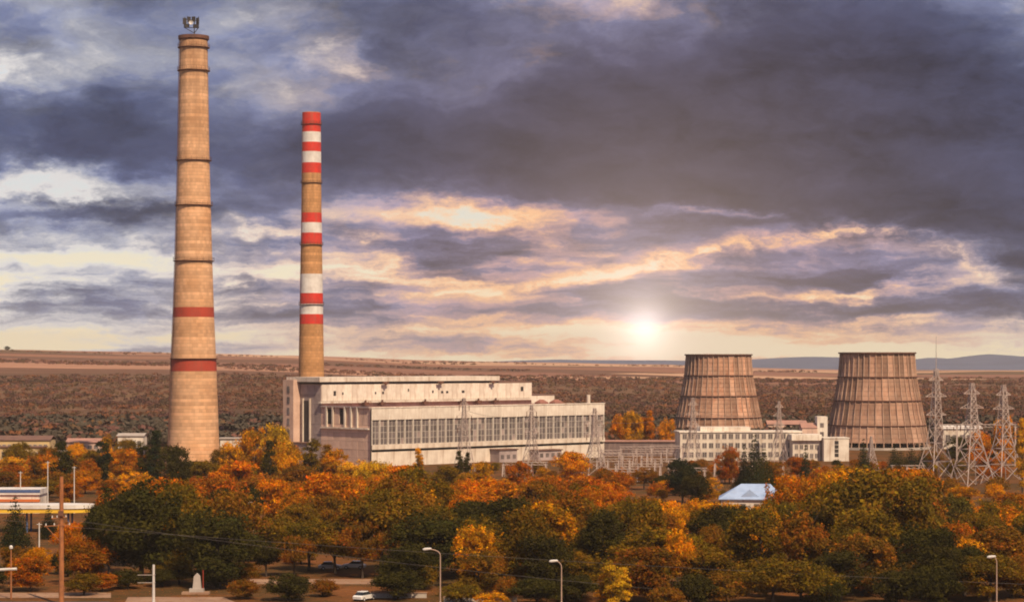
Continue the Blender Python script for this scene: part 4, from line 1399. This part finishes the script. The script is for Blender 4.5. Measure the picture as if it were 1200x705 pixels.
# ---------------------------------------------------------------- parked cars
def car(px, Y, rotz, label, body_m):
    t = thing('parked_car', label, 'car', (X(px, Y), Y, 0.02), rotz, 'parked cars')
    prof = [(-2.1, 0.35), (-2.15, 0.75), (-1.75, 0.92), (-1.35, 0.95), (1.0, 0.95), (1.9, 0.82), (2.12, 0.62), (2.1, 0.35)]
    n = len(prof)
    vs, fs = [], []
    for yy, sc_ in ((-0.84, 0.96), (-0.76, 1.0), (0.76, 1.0), (0.84, 0.96)):
        vs += [(x * sc_, yy, 0.35 + (z - 0.35) * sc_) for x, z in prof]
    for r in range(3):
        for k in range(n):
            k2 = (k + 1) % n
            fs.append((r * n + k, (r + 1) * n + k, (r + 1) * n + k2, r * n + k2))
    fs += [tuple(range(n)), tuple(range(4 * n - 1, 3 * n - 1, -1))]
    MB().add(vs, fs).build('body', body_m, t)
    cv = [(-1.65, 0.94), (-1.15, 1.43), (0.25, 1.45), (0.95, 0.94)]
    m = MB()
    vs = [(x, -0.74 + (0.12 if z > 1 else 0), z) for x, z in cv] + [(x, 0.74 - (0.12 if z > 1 else 0), z) for x, z in cv]
    m.add(vs, [(0, 1, 2, 3), (7, 6, 5, 4), (0, 4, 5, 1), (2, 6, 7, 3)])
    m.build('windows', M_CARGLASS, t)
    MB().add([(-1.18, -0.64, 1.425), (0.28, -0.64, 1.445), (0.28, 0.64, 1.445), (-1.18, 0.64, 1.425), (-1.05, -0.5, 1.5), (0.15, -0.5, 1.51), (0.15, 0.5, 1.51), (-1.05, 0.5, 1.5)], [(4, 5, 6, 7), (0, 1, 5, 4), (1, 2, 6, 5), (2, 3, 7, 6), (3, 0, 4, 7), (3, 2, 1, 0)]).build('roof', body_m, t)
    for xx in (-1.3, 1.3):
        for yy in (-0.78, 0.78):
            wv = MB().tube([(xx, yy - 0.1, 0.32), (xx, yy + 0.1, 0.32)], 0.32, 14).build('wheel', M_RUBBER, t)
            MB().tube([(xx, yy - 0.12, 0.32), (xx, yy + 0.12, 0.32)], 0.18, 10).build('rim', M_LAMP, wv)
    for yy in (-0.6, 0.6):
        MB().box(2.04, 2.14, yy - 0.15, yy + 0.15, 0.58, 0.72).build('headlight', M_LAMP, t)


car(387, GY(667), R(8), 'left white car parked under the olive trees, bottom centre left', M_CARWHITE)
car(415, GY(666), R(172), 'right white car parked under the olive trees beside another', M_CARWHITE)
car(427, GY(703), R(60), 'white car nearest the viewer at the bottom edge', M_CARWHITE)
car(640, GY(663), R(5), 'white car half hidden right of the dark central tree', M_CARWHITE)


# ---------------------------------------------------------------- trees
def crown_mesh(name, kind, seed, nleaf, m=M_LEAF):
    """crown for a tree of unit-ish size: height 1, width about 0.8 - built of leaf-sized faces in lobes"""
    g = np.random.default_rng(seed)
    if kind == 'conifer':
        tiers = 13
        cs, rs, hs = [], [], []
        for i in range(tiers):
            f = i / (tiers - 1)
            zz = 0.10 + 0.86 * f
            rr = 0.30 * (1 - f) ** 0.85 + 0.012
            k = max(3, int(11 * (1 - f)) + 2)
            a0 = g.uniform(0, 6.28)
            for j in range(k):
                a = a0 + 6.283 * j / k + g.normal(0, 0.15)
                q = rr * g.uniform(0.55, 1.0)
                cs.append((q * math.cos(a) * 0.75, q * math.sin(a) * 0.75, zz - 0.03 * q / 0.3))
                rs.append(0.05 + 0.12 * (1 - f))
                hs.append(0.55)
        cs, rs, hs = np.array(cs), np.array(rs), np.array(hs)
    else:
        if kind == 'poplar':
            L, ax = 46, (0.13, 0.13, 0.46)
            c0 = 0.52
            lr = (0.05, 0.085)
        elif kind == 'bush':
            L, ax = 34, (0.42, 0.42, 0.38)
            c0 = 0.48
            lr = (0.12, 0.2)
        elif kind == 'sparse':
            L, ax = 34, (0.33, 0.33, 0.34)
            c0 = 0.62
            lr = (0.07, 0.13)
        elif kind == 'tall':
            L, ax = 46, (0.40, 0.40, 0.33)
            c0 = 0.66
            lr = (0.10, 0.17)
        elif kind == 'spread':
            L, ax = 54, (0.50, 0.50, 0.37)
            c0 = 0.58
            lr = (0.11, 0.19)
        else:
            L, ax = 52, (0.38, 0.38, 0.43)
            c0 = 0.55
            lr = (0.10, 0.17)
        a = g.uniform(0, 6.283, L)
        ct = g.uniform(-0.95, 1, L)
        st = np.sqrt(1 - ct ** 2)
        rr = g.uniform(0.25, 1.0, L) ** 0.45
        # the outline swells and pinches with direction
        sw = 1 + 0.24 * np.sin(a * 2 + g.uniform(0, 6)) + 0.18 * np.sin(a * 3 + ct * 3 + g.uniform(0, 6))
        rs = g.uniform(lr[0], lr[1], L)
        cs = np.stack([np.cos(a) * st * ax[0] * rr * sw, np.sin(a) * st * ax[1] * rr * sw, c0 + ct * ax[2] * rr], 1)
        cs[:, :2] *= np.clip(1 - rs[:, None] * 0.9, 0.7, 1)
        cs[:, 2] = np.clip(cs[:, 2], 0.12, 1 - rs * 0.8)
        # bites out of the crown where limbs are bare
        if kind in ('round', 'spread', 'tall', 'sparse'):
            ok = np.ones(L, bool)
            for _ in range(4):
                bd = g.normal(0, 1, 3)
                bd /= np.linalg.norm(bd)
                dv = (cs - np.array((0, 0, c0))) / np.array(ax)
                ln_ = np.linalg.norm(dv, axis=1) + 1e-6
                ok &= ~(((dv @ bd) / ln_ > 0.86) & (ln_ > 0.45))
            cs, rs = cs[ok], rs[ok]
            L = len(cs)
        hs = np.full(L, 0.75)
        if kind != 'poplar':
            # shoots that stand out of the outline, pointing up and out
            k = 46
            aa = g.uniform(0, 6.283, k)
            cc = g.uniform(-0.1, 1, k)
            ss = np.sqrt(1 - cc ** 2)
            q = g.uniform(0.9, 1.12, k)
            sp = np.stack([np.cos(aa) * ss * ax[0] * q, np.sin(aa) * ss * ax[1] * q, c0 + cc * ax[2] * q], 1)
            sp[:, 2] = np.clip(sp[:, 2], 0.12, 1.03)
            cs = np.concatenate([cs, sp])
            rs = np.concatenate([rs, g.uniform(0.022, 0.055, k)])
            hs = np.concatenate([hs, g.uniform(1.3, 2.2, k)])
    L = len(cs)
    w = rs ** 2
    li = g.choice(L, nleaf, p=w / w.sum())
    a = g.uniform(0, 6.283, nleaf)
    ct = np.clip(g.uniform(-1, 1, nleaf) * 0.78 + 0.22, -1, 1)      # pads: more leaves on the upper side of each clump
    st = np.sqrt(1 - ct ** 2)
    rr = (0.30 + 0.72 * g.uniform(0, 1, nleaf) ** 0.5) * (1 + 0.16 * g.normal(0, 1, nleaf)) + (g.uniform(0, 1, nleaf) < 0.10) * g.uniform(0.1, 0.75, nleaf)
    nx = np.stack([np.cos(a) * st, np.sin(a) * st, ct], 1)
    c = cs[li] + nx * (rs[li] * rr)[:, None] * np.stack([np.ones(nleaf), np.ones(nleaf), hs[li]], 1)
    c[:, 2] = np.clip(c[:, 2], 0.03, None)
    nr = nx + g.normal(0, 0.75, (nleaf, 3)) + np.array((0, 0, 0.25))
    nr /= np.linalg.norm(nr, axis=1)[:, None]
    t1 = np.cross(nr, g.normal(0, 1, (nleaf, 3)))
    t1 /= np.linalg.norm(t1, axis=1)[:, None]
    t2 = np.cross(nr, t1)
    base = {'conifer': 0.010, 'poplar': 0.0085, 'bush': 0.0150, 'spread': 0.0118}.get(kind, 0.0108)
    s = base * g.uniform(0.35, 1.0, nleaf)[:, None] * (1 + 0.9 * (g.uniform(0, 1, nleaf) < 0.18))[:, None] * 1.25
    V = np.stack([c - t1 * s * 1.2, c - t2 * s * 0.75, c + t1 * s * 1.2, c + t2 * s * 0.75], 1).reshape(-1, 3)
    lobe = g.uniform(0, 1, L)
    C = np.stack([lobe[li], np.clip(0.5 + g.normal(0, 0.22, nleaf) + (lobe[li] - 0.5) * 0.2, 0, 1), g.uniform(0, 1, nleaf)], 1)
    return quads_mesh(name, V, C, m)


def trunk_mesh(kind, seed):
    g = random.Random(seed)
    m = MB()
    if kind == 'conifer':
        m.tube([(0, 0, -0.02), (0, 0, 0.4), (0, 0, 0.93)], [0.022, 0.015, 0.003], 7)
        return m.mesh('trunk', M_BARK)
    if kind == 'poplar':
        m.tube([(0, 0, -0.02), (0.004, 0, 0.4), (0, 0.004, 0.9)], [0.02, 0.014, 0.003], 7)
        n, z0 = 8, 0.15
    elif kind == 'bush':
        m.tube([(0, 0, -0.02), (0.01, 0.01, 0.25), (0.0, 0.0, 0.6)], [0.035, 0.025, 0.008], 7)
        n, z0 = 7, 0.10
    else:
        m.tube([(0, 0, -0.02), (0.008, 0.004, 0.15), (0.02, -0.008, 0.34), (0.0, 0.01, 0.58), (0.01, 0, 0.85)], [0.032, 0.025, 0.021, 0.013, 0.003], 8)
        n, z0 = 10, 0.26
    for k in range(n):
        a = k * 2.4 + g.uniform(-0.4, 0.4)
        z = z0 + 0.42 * k / n
        ln = (0.10 if kind == 'poplar' else 0.27) * g.uniform(0.8, 1.2)
        up = g.uniform(0.5, 1.0) * ln + (0.12 if kind == 'poplar' else 0.02)
        m.tube([(0, 0, z), (math.cos(a) * ln * 0.5, math.sin(a) * ln * 0.5, z + up * 0.6), (math.cos(a) * ln, math.sin(a) * ln, z + up * 1.2)], [0.012, 0.007, 0.002], 5)
    return m.mesh('trunk', M_BARK)


PROTO = {}
for kind, cnt, nl in (('round', 6, 20000), ('spread', 5, 22000), ('tall', 3, 18000), ('sparse', 3, 11000), ('bush', 3, 11000), ('poplar', 3, 9000), ('conifer', 3, 9000)):
    PROTO[kind] = [(crown_mesh('crown', kind, 100 + 17 * i + len(kind), nl, M_NEEDLE if kind == 'conifer' else M_LEAF), trunk_mesh(kind, i)) for i in range(cnt)]
WIDTH = {'round': 0.86, 'tall': 0.9, 'spread': 1.10, 'sparse': 0.74, 'bush': 1.0, 'poplar': 0.32, 'conifer': 0.52}

COLS = {
    'orange': (0.66, 0.205, 0.004), 'amber': (0.72, 0.29, 0.006), 'rust': (0.46, 0.125, 0.007), 'olive': (0.205, 0.115, 0.009),
    'dark green': (0.040, 0.035, 0.009), 'yellow': (0.74, 0.39, 0.02), 'brown': (0.27, 0.105, 0.010), 'blackish green': (0.018, 0.026, 0.013), 'green': (0.11, 0.092, 0.016),
}
TREES = []


def tree(px, Y, top_py, w_px, kind, colr, label=None):
    """one tree: picture column, distance, row of its top, crown width in picture units"""
    h = max(2.2, Z(top_py, Y))
    wm = w_px / F * Y
    TREES.append(dict(px=px, Y=Y, h=h, w=wm, kind=kind, col=colr, label=label))


# hand placed, left to right, as the photograph shows them
T = tree
T(18, 455, 581, 32, 'conifer', 'blackish green', 'dark pointed spruce before the yellow canopy at the left edge')
T(57, 480, 591, 20, 'conifer', 'blackish green', 'small dark spruce just left of the utility pole')
T(33, 575, 592, 22, 'conifer', 'blackish green')
T(36, 372, 652, 54, 'round', 'rust', 'rusty orange small tree in the bottom left corner')
T(102, 385, 632, 74, 'spread', 'rust', 'rust orange spreading tree just right of the utility pole')
T(84, 430, 612, 46, 'round', 'orange')
T(165, 388, 564, 118, 'round', 'dark green', 'largest dark green tree at the left, before the tall chimney')
T(128, 405, 590, 60, 'round', 'dark green')
T(212, 410, 566, 70, 'round', 'olive')
T(255, 378, 597, 98, 'round', 'dark green', 'big dark green tree behind the small monument')
T(225, 400, 612, 70, 'spread', 'dark green')
T(260, 470, 572, 62, 'spread', 'dark green', 'flat topped dark tree left of the small street lamp')
T(290, 490, 570, 40, 'round', 'blackish green')
T(72, 640, 516, 24, 'poplar', 'dark green', 'dark poplar rising behind the top of the utility pole')
T(122, 660, 508, 19, 'poplar', 'blackish green', 'slim blackish poplar standing alone left of the chimney')
T(126, 700, 504, 14, 'poplar', 'amber')
T(182, 640, 503, 22, 'poplar', 'blackish green', 'dark poplar touching the left side of the tall chimney')
T(170, 655, 513, 20, 'poplar', 'dark green')
T(203, 600, 522, 44, 'round', 'dark green', 'dark round tree against the foot of the tall chimney')
T(40, 660, 533, 18, 'poplar', 'brown')
T(12, 690, 535, 44, 'round', 'yellow', 'yellow tree at the left edge below the workshops')
T(100, 640, 551, 52, 'round', 'orange', 'orange tree right of the utility pole top')
T(62, 690, 541, 34, 'round', 'amber')
T(145, 700, 526, 44, 'round', 'orange')
T(130, 600, 562, 50, 'round', 'rust')
T(158, 600, 552, 40, 'sparse', 'amber')
T(240, 640, 540, 50, 'round', 'olive')
T(232, 570, 566, 60, 'spread', 'rust')
T(276, 700, 517, 40, 'round', 'amber', 'bright amber tree right of the tall chimney foot')
T(300, 700, 503, 38, 'round', 'amber', 'tall bright amber tree between the tall chimney and boiler house')
T(322, 690, 499, 40, 'round', 'yellow', 'yellow tree against the boiler house stair tower')
T(316, 640, 515, 16, 'poplar', 'dark green')
T(334, 660, 520, 48, 'round', 'amber')
T(365, 680, 509, 24, 'poplar', 'olive', 'olive poplar against the boiler house end wall')
T(384, 690, 520, 20, 'poplar', 'brown')
T(352, 640, 545, 50, 'round', 'brown')
T(395, 660, 527, 38, 'sparse', 'amber')
T(420, 640, 540, 60, 'round', 'yellow')
T(280, 600, 540, 62, 'round', 'orange')
T(310, 560, 556, 60, 'round', 'brown')
T(385, 490, 553, 96, 'spread', 'orange', 'bright orange spreading tree below the hall end wall')
T(415, 500, 566, 70, 'round', 'orange')
T(350, 470, 590, 60, 'round', 'olive')
T(322, 430, 606, 66, 'tall', 'olive')
T(362, 408, 612, 72, 'tall', 'olive')
T(345, 398, 628, 44, 'tall', 'brown')
T(425, 394, 612, 56, 'tall', 'brown')
T(312, 397, 634, 46, 'tall', 'dark green')
T(393, 403, 610, 74, 'tall', 'olive')
T(448, 402, 572, 104, 'tall', 'olive', 'tall olive brown tree below the left end of the glazing')
T(462, 430, 556, 86, 'round', 'brown')
T(505, 392, 602, 108, 'round', 'dark green', 'broad dark olive tree left of the curved street lamp')
T(480, 470, 548, 70, 'round', 'olive')
T(440, 600, 540, 60, 'spread', 'yellow')
T(468, 600, 545, 54, 'round', 'orange')
T(490, 690, 524, 12, 'poplar', 'amber', 'slender amber poplar before the middle of the turbine hall')
T(538, 700, 527, 10, 'poplar', 'dark green', 'left one of twin dark poplars before the turbine hall')
T(548, 705, 529, 9, 'poplar', 'dark green', 'right one of twin dark poplars before the turbine hall')
T(522, 620, 546, 48, 'round', 'olive')
T(565, 640, 541, 30, 'sparse', 'amber')
T(608, 640, 541, 34, 'sparse', 'rust')
T(545, 520, 562, 66, 'spread', 'orange')
T(580, 530, 560, 78, 'spread', 'orange', 'bright orange tree below the slim middle pylons')
T(600, 405, 583, 112, 'round', 'dark green', 'darkest big tree at bottom centre between two street lamps')
T(565, 430, 590, 70, 'round', 'olive')
T(640, 430, 592, 60, 'round', 'olive')
T(548, 400, 622, 70, 'round', 'dark green')
T(668, 690, 529, 46, 'round', 'amber', 'round golden tree at the right end of the turbine hall')
T(640, 560, 556, 70, 'spread', 'orange')
T(682, 550, 558, 84, 'spread', 'rust', 'rust orange broad tree below the hall end pylon')
T(712, 545, 566, 60, 'round', 'orange')
T(660, 480, 585, 54, 'round', 'rust')
T(700, 455, 596, 76, 'round', 'brown')
T(735, 440, 590, 92, 'round', 'olive')
T(722, 640, 552, 50, 'round', 'rust')
T(755, 660, 548, 40, 'sparse', 'brown')
T(800, 600, 539, 48, 'round', 'blackish green', 'dark round tree before the gantries, left of the blue roof')
T(815, 575, 556, 40, 'round', 'dark green')
T(828, 600, 560, 40, 'round', 'amber')
T(740, 900, 483, 30, 'round', 'amber', 'left one of the orange trees behind the long dark shed')
T(726, 905, 487, 26, 'round', 'orange')
T(762, 905, 480, 13, 'poplar', 'orange', 'slim orange tree behind the long dark shed, the tallest there')
T(782, 900, 490, 22, 'round', 'amber', 'golden tree just left of the left cooling tower foot')
T(755, 910, 489, 24, 'round', 'orange')
T(718, 340, 652, 24, 'poplar', 'yellow', 'bright yellow candle shaped bush at the bottom edge')
T(707, 342, 672, 17, 'poplar', 'amber')
T(731, 344, 664, 18, 'poplar', 'yellow')
T(770, 372, 619, 104, 'round', 'olive', 'big olive tree with golden tips at bottom right of centre')
T(810, 380, 628, 70, 'round', 'olive')
T(795, 360, 622, 40, 'sparse', 'amber')
T(850, 440, 592, 84, 'round', 'dark green')
T(770, 470, 585, 72, 'round', 'amber')
T(822, 490, 585, 60, 'round', 'amber')
T(893, 425, 593, 62, 'round', 'amber', 'golden amber tree below the blue roofed house')
T(925, 470, 556, 70, 'spread', 'orange', 'bright orange red tree just right of the blue roof')
T(952, 500, 560, 60, 'round', 'orange')
T(868, 648, 548, 22, 'conifer', 'blackish green')
T(884, 640, 508, 26, 'conifer', 'blackish green', 'tall dark conifer before the office block')
T(872, 645, 519, 16, 'conifer', 'blackish green')
T(895, 655, 525, 26, 'conifer', 'dark green')
T(944, 650, 520, 16, 'conifer', 'blackish green', 'dark conifer before the office wing')
T(855, 690, 523, 30, 'round', 'rust', 'rust brown tree before the middle of the office block')
T(905, 660, 540, 40, 'round', 'brown')
T(970, 600, 548, 54, 'round', 'rust')
T(1012, 700, 513, 18, 'conifer', 'blackish green')
T(1048, 740, 520, 18, 'conifer', 'blackish green')
T(1056, 730, 527, 26, 'conifer', 'dark green', 'dark conifer at the right foot of the larger cooling tower')
T(1068, 735, 522, 22, 'conifer', 'blackish green')
T(1080, 740, 524, 20, 'conifer', 'blackish green')
T(1020, 400, 549, 150, 'spread', 'olive', 'huge olive gold tree at the right, before the larger cooling tower')
T(975, 415, 566, 84, 'round', 'olive')
T(1062, 430, 560, 84, 'round', 'brown')
T(1000, 480, 547, 90, 'spread', 'amber')
T(1050, 520, 549, 60, 'round', 'orange')
T(1078, 560, 548, 54, 'spread', 'orange', 'orange tree at the foot of the tallest pylon')
T(905, 352, 654, 120, 'spread', 'olive', 'wide olive brown bushy tree at bottom right of centre')
T(850, 352, 668, 80, 'bush', 'brown')
T(960, 352, 658, 70, 'bush', 'olive')
T(945, 400, 600, 70, 'round', 'dark green')
T(1010, 365, 628, 84, 'round', 'brown')
T(1080, 372, 616, 84, 'round', 'dark green')
T(1050, 352, 660, 70, 'bush', 'dark green')
T(1110, 450, 580, 66, 'round', 'green')
T(1130, 560, 570, 50, 'round', 'amber')
T(1160, 460, 592, 96, 'spread', 'orange', 'orange tree below the rightmost big pylons')
T(1120, 400, 612, 70, 'spread', 'rust')
T(1185, 520, 577, 62, 'spread', 'rust', 'rust red tree at the right edge below the pylons')
T(1175, 390, 618, 90, 'round', 'brown')
T(1195, 365, 650, 60, 'round', 'rust')
T(1130, 365, 640, 76, 'round', 'dark green')
T(1198, 640, 489, 18, 'poplar', 'yellow', 'tall yellow poplar cut by the right picture edge')
T(1178, 760, 490, 20, 'round', 'amber')
T(1148, 800, 505, 30, 'round', 'orange')
T(1122, 830, 512, 36, 'round', 'dark green')
T(1165, 830, 512, 30, 'round', 'dark green')
T(780, 345, 684, 60, 'bush', 'brown')
T(575, 345, 690, 50, 'bush', 'amber')
T(540, 352, 678, 60, 'bush', 'olive')
T(630, 352, 672, 60, 'bush', 'dark green')
T(680, 360, 645, 60, 'round', 'olive')
T(15, 404, None if False else 640, 30, 'round', 'brown')
T(150, 376, 664, 72, 'bush', 'dark green')
T(190, 380, 662, 60, 'bush', 'dark green')
T(258, 376, 660, 66, 'bush', 'dark green')
T(288, 384, 656, 44, 'bush', 'brown')
T(120, 372, 668, 44, 'bush', 'rust')
T(210, 385, 650, 60, 'round', 'olive')
T(22, 720, 519, 40, 'round', 'olive')
T(56, 730, 524, 34, 'round', 'brown')
T(90, 740, 520, 38, 'round', 'amber')
T(108, 720, 527, 30, 'round', 'olive')
T(150, 745, 515, 34, 'round', 'olive')
T(165, 720, 532, 40, 'spread', 'rust')
T(262, 735, 523, 32, 'round', 'olive')
T(4, 650, 552, 40, 'round', 'brown')
T(52, 610, 561, 44, 'round', 'olive')
T(80, 600, 566, 40, 'round', 'rust')
T(1092, 760, 530, 40, 'round', 'brown')
T(1012, 720, 540, 50, 'spread', 'brown')
T(985, 700, 545, 44, 'round', 'olive')
T(935, 720, 535, 34, 'round', 'rust')
T(1118, 730, 540, 40, 'spread', 'olive')
T(1158, 740, 536, 40, 'round', 'rust')
T(760, 355, 640, 90, 'round', 'brown')
T(830, 362, 640, 80, 'round', 'olive')
T(640, 362, 628, 84, 'round', 'dark green')
T(1100, 358, 640, 90, 'round', 'dark green')
T(1160, 356, 650, 84, 'round', 'olive')
T(985, 356, 645, 80, 'round', 'dark green')
T(480, 365, 640, 70, 'round', 'dark green')
T(560, 362, 645, 66, 'round', 'brown')
T(338, 358, 668, 96, 'bush', 'dark green')
T(378, 364, 676, 66, 'bush', 'brown')
T(284, 360, 676, 70, 'bush', 'brown')
T(462, 360, 664, 90, 'bush', 'dark green')
T(98, 366, 668, 70, 'bush', 'olive')
T(8, 3700, 405.5, 9, 'round', 'dark green', 'lone dark tree on the skyline at the far left')

# canopy between: kept below the line that the photograph shows
CAN = [(-40, 560), (60, 566), (130, 566), (200, 556), (300, 556), (380, 556), (440, 552), (520, 562), (600, 566), (650, 560), (700, 564), (760, 578), (840, 590), (930, 566), (1000, 556), (1060, 560), (1100, 582), (1240, 588)]
fr_ = random.Random(5)
tries = 0
added = 0
placed = [(X(t['px'], t['Y']), t['Y'], t['w']) for t in TREES]
while tries < 14000 and added < 150:
    tries += 1
    Y = fr_.uniform(366, 660)
    px = fr_.uniform(-25, 1225)
    x = X(px, Y)
    pyb = 420 + CZ * F / Y
    if px < 125 and 430 < Y < 570:
        continue
    if 255 < px < 500 and 372 < Y < 425:
        continue
    if 120 < px < 310 and Y < 400:
        continue
    if 825 < px < 935 and 515 < Y < 585:
        continue
    top = np.interp(px, [a for a, b in CAN], [b for a, b in CAN]) + fr_.uniform(0, 26) + max(0, 470 - Y) * fr_.uniform(0.1, 0.42)
    if px < 135 and Y < 440:
        top = fr_.uniform(636, 676)
    h = Z(top, Y)
    if h < 2.6 or h > 18:
        continue
    kind = fr_.choice(['round', 'round', 'spread', 'round', 'sparse'])
    if h < 5:
        kind = fr_.choice(['bush', 'spread'])
    w = h * WIDTH[kind] * fr_.uniform(0.85, 1.15)
    if any((x - a) ** 2 + ((Y - b) * 0.75) ** 2 < (0.235 * (w + c)) ** 2 for a, b, c in placed):
        continue
    if Y < 430:
        colr = fr_.choice(['olive', 'olive', 'brown', 'amber', 'dark green', 'olive'])
    elif Y < 520:
        colr = fr_.choice(['olive', 'orange', 'amber', 'olive', 'brown', 'rust'])
    else:
        colr = fr_.choice(['orange', 'orange', 'amber', 'rust', 'olive', 'amber', 'brown', 'yellow'])
    TREES.append(dict(px=px, Y=Y, h=h, w=w, kind=kind, col=colr, label=None))
    placed.append((x, Y, w))
    added += 1

# understory below the front trees
added = 0
tries = 0
while tries < 12000 and added < 135:
    tries += 1
    Y = fr_.uniform(346, 470)
    px = fr_.uniform(-20, 1220)
    x = X(px, Y)
    if 130 < px < 480 and Y < 415:
        continue
    if abs(px - 420) < 60 and Y < 425:
        continue
    if px < 125 and Y > 425:
        continue
    h = fr_.uniform(2.2, 4.6)
    if px > 490 and Y < 375:
        h = fr_.uniform(4.0, 7.6)
    w = h * fr_.uniform(1.0, 1.5)
    if any((x - a) ** 2 + ((Y - b) * 0.8) ** 2 < (0.14 * (w + c)) ** 2 for a, b, c in placed):
        continue
    TREES.append(dict(px=px, Y=Y, h=h, w=w, kind='bush', col=fr_.choice(['dark green', 'olive', 'brown', 'dark green'] if Y < 385 else ['dark green', 'olive', 'brown', 'brown', 'rust', 'olive', 'dark green']), label=None))
    placed.append((x, Y, w))
    added += 1

# low growth between the park and the plant
added = 0
tries = 0
while tries < 9000 and added < 135:
    tries += 1
    Y = fr_.uniform(600, 792)
    px = fr_.uniform(-20, 1220)
    x = X(px, Y)
    if abs(px - 227) < 36 and Y > 760:
        continue
    if px < 130 and 780 < Y:
        continue
    if 325 < px < 720 and Y > 770:
        continue
    h = fr_.uniform(2.8, 6.0)
    if Y > 715:
        h = fr_.uniform(2.4, 4.6)
    if px < 320:
        h *= fr_.uniform(1.0, 1.7)
    kind = 'bush'
    w = h * WIDTH[kind] * fr_.uniform(1.0, 1.4)
    if any((x - a) ** 2 + ((Y - b) * 0.6) ** 2 < (0.27 * (w + c)) ** 2 for a, b, c in placed):
        continue
    colr = fr_.choice(['rust', 'brown', 'brown', 'olive', 'orange', 'rust', 'amber', 'dark green'])
    TREES.append(dict(px=px, Y=Y, h=h, w=w, kind=kind, col=colr, label=None))
    placed.append((x, Y, w))
    added += 1

KINDWORD = {'round': 'round crowned tree', 'tall': 'high crowned tree', 'spread': 'spreading tree', 'sparse': 'thin crowned tree', 'bush': 'low bush', 'poplar': 'slim poplar', 'conifer': 'pointed conifer'}
NAME = {'round': 'broadleaf_tree', 'tall': 'broadleaf_tree', 'spread': 'broadleaf_tree', 'sparse': 'broadleaf_tree', 'bush': 'bush', 'poplar': 'poplar_tree', 'conifer': 'conifer_tree'}


def zone(t):
    px, Y = t['px'], t['Y']
    d = 'front row' if Y < 405 else 'second row' if Y < 480 else 'middle rows' if Y < 570 else 'back rows' if Y < 780 else 'trees far behind'
    s = 'near the utility pole' if px < 135 else 'below the tall chimney' if px < 300 else 'below the boiler house' if px < 430 else 'below the turbine hall' if px < 705 else 'below the office block' if px < 960 else 'below the larger cooling tower' if px < 1085 else 'below the big pylons'
    return d, s


ORD = ['leftmost', 'second', 'third', 'fourth', 'fifth', 'sixth', 'seventh', 'eighth', 'ninth', 'tenth', 'eleventh', 'twelfth', 'thirteenth', 'fourteenth', 'fifteenth', 'sixteenth', 'seventeenth', 'eighteenth', 'nineteenth', 'twentieth']
buckets = {}
for t in TREES:
    if not t['label']:
        buckets.setdefault((t['col'], t['kind']) + zone(t), []).append(t)
for (c, k, d, s), lst in buckets.items():
    lst.sort(key=lambda q: q['px'])
    for i, t in enumerate(lst):
        base = f"{c} {KINDWORD[k]} {s}, {d}"
        t['label'] = base if len(lst) == 1 else f"{base}, {ORD[i]}" + ('' if i == 0 else ' from left')

tr = random.Random(3)
for i, t in enumerate(TREES):
    crown, trunk = tr.choice(PROTO[t['kind']])
    Yp = t['Y']
    z0 = float(terrain(X(t['px'], Yp), Yp)) if Yp > 1200 else 0.0
    h = t['h'] - z0
    e = thing(NAME[t['kind']], t['label'], 'bush' if t['kind'] == 'bush' else 'tree', (X(t['px'], Yp), Yp, z0), tr.uniform(0, 6.28), 'autumn trees of the park')
    sx = t['w'] / WIDTH[t['kind']]
    sx = min(max(sx, h * 0.5), h * 1.7)
    co = link('crown', crown, e)
    co.scale = (sx, sx, h)
    tk = link('trunk', trunk, e)
    tk.scale = (sx * 0.8, sx * 0.8, h)
    b = COLS[t['col']]
    f = tr.uniform(0.82, 1.18)
    co.color = (b[0] * f, b[1] * f * tr.uniform(0.9, 1.1), b[2] * f, 1.0)


# ---------------------------------------------------------------- fallen leaves on the park floor
def litter():
    n = 16000
    Y = rng.uniform(352, 560, n)
    x = rng.uniform(-0.235, 0.235, n) * Y
    a = rng.uniform(0, 6.283, n)
    s = rng.uniform(0.08, 0.2, n)
    dx, dy = np.cos(a) * s, np.sin(a) * s
    z = 0.03 + rng.uniform(0, 0.05, n)
    V = np.stack([np.stack([x - dx, Y - dy, z], 1), np.stack([x + dy, Y - dx, z + 0.03], 1), np.stack([x + dx, Y + dy, z], 1), np.stack([x - dy, Y + dx, z + 0.02], 1)], 1).reshape(-1, 3)
    C = np.stack([rng.uniform(0, 0.4, n), rng.uniform(0, 1, n), rng.uniform(0, 1, n)], 1)
    o = link('leaf_litter', quads_mesh('leaf_litter', V, C, M_LEAF))
    o.color = (0.42, 0.15, 0.03, 1)
    o['kind'] = 'stuff'
    o['label'] = 'fallen orange leaves scattered over the park ground'


litter()


# ---------------------------------------------------------------- haze
def haze():
    o = MB().box(-6200, 6200, -380, 12300, -12, 168).build('haze', None)
    mt = bpy.data.materials.new('haze')
    mt.use_nodes = True
    g = NT(mt.node_tree)
    g.n.clear()
    pv = g.node('ShaderNodeVolumePrincipled')
    pv.inputs['Color'].default_value = (0.95, 0.87, 0.83, 1)
    pv.inputs['Density'].default_value = 0.000052
    pv.inputs['Anisotropy'].default_value = 0.0
    ou = g.node('ShaderNodeOutputMaterial')
    g.l.new(pv.outputs[0], ou.inputs['Volume'])
    o.data.materials.append(mt)
    o['kind'] = 'stuff'


haze()
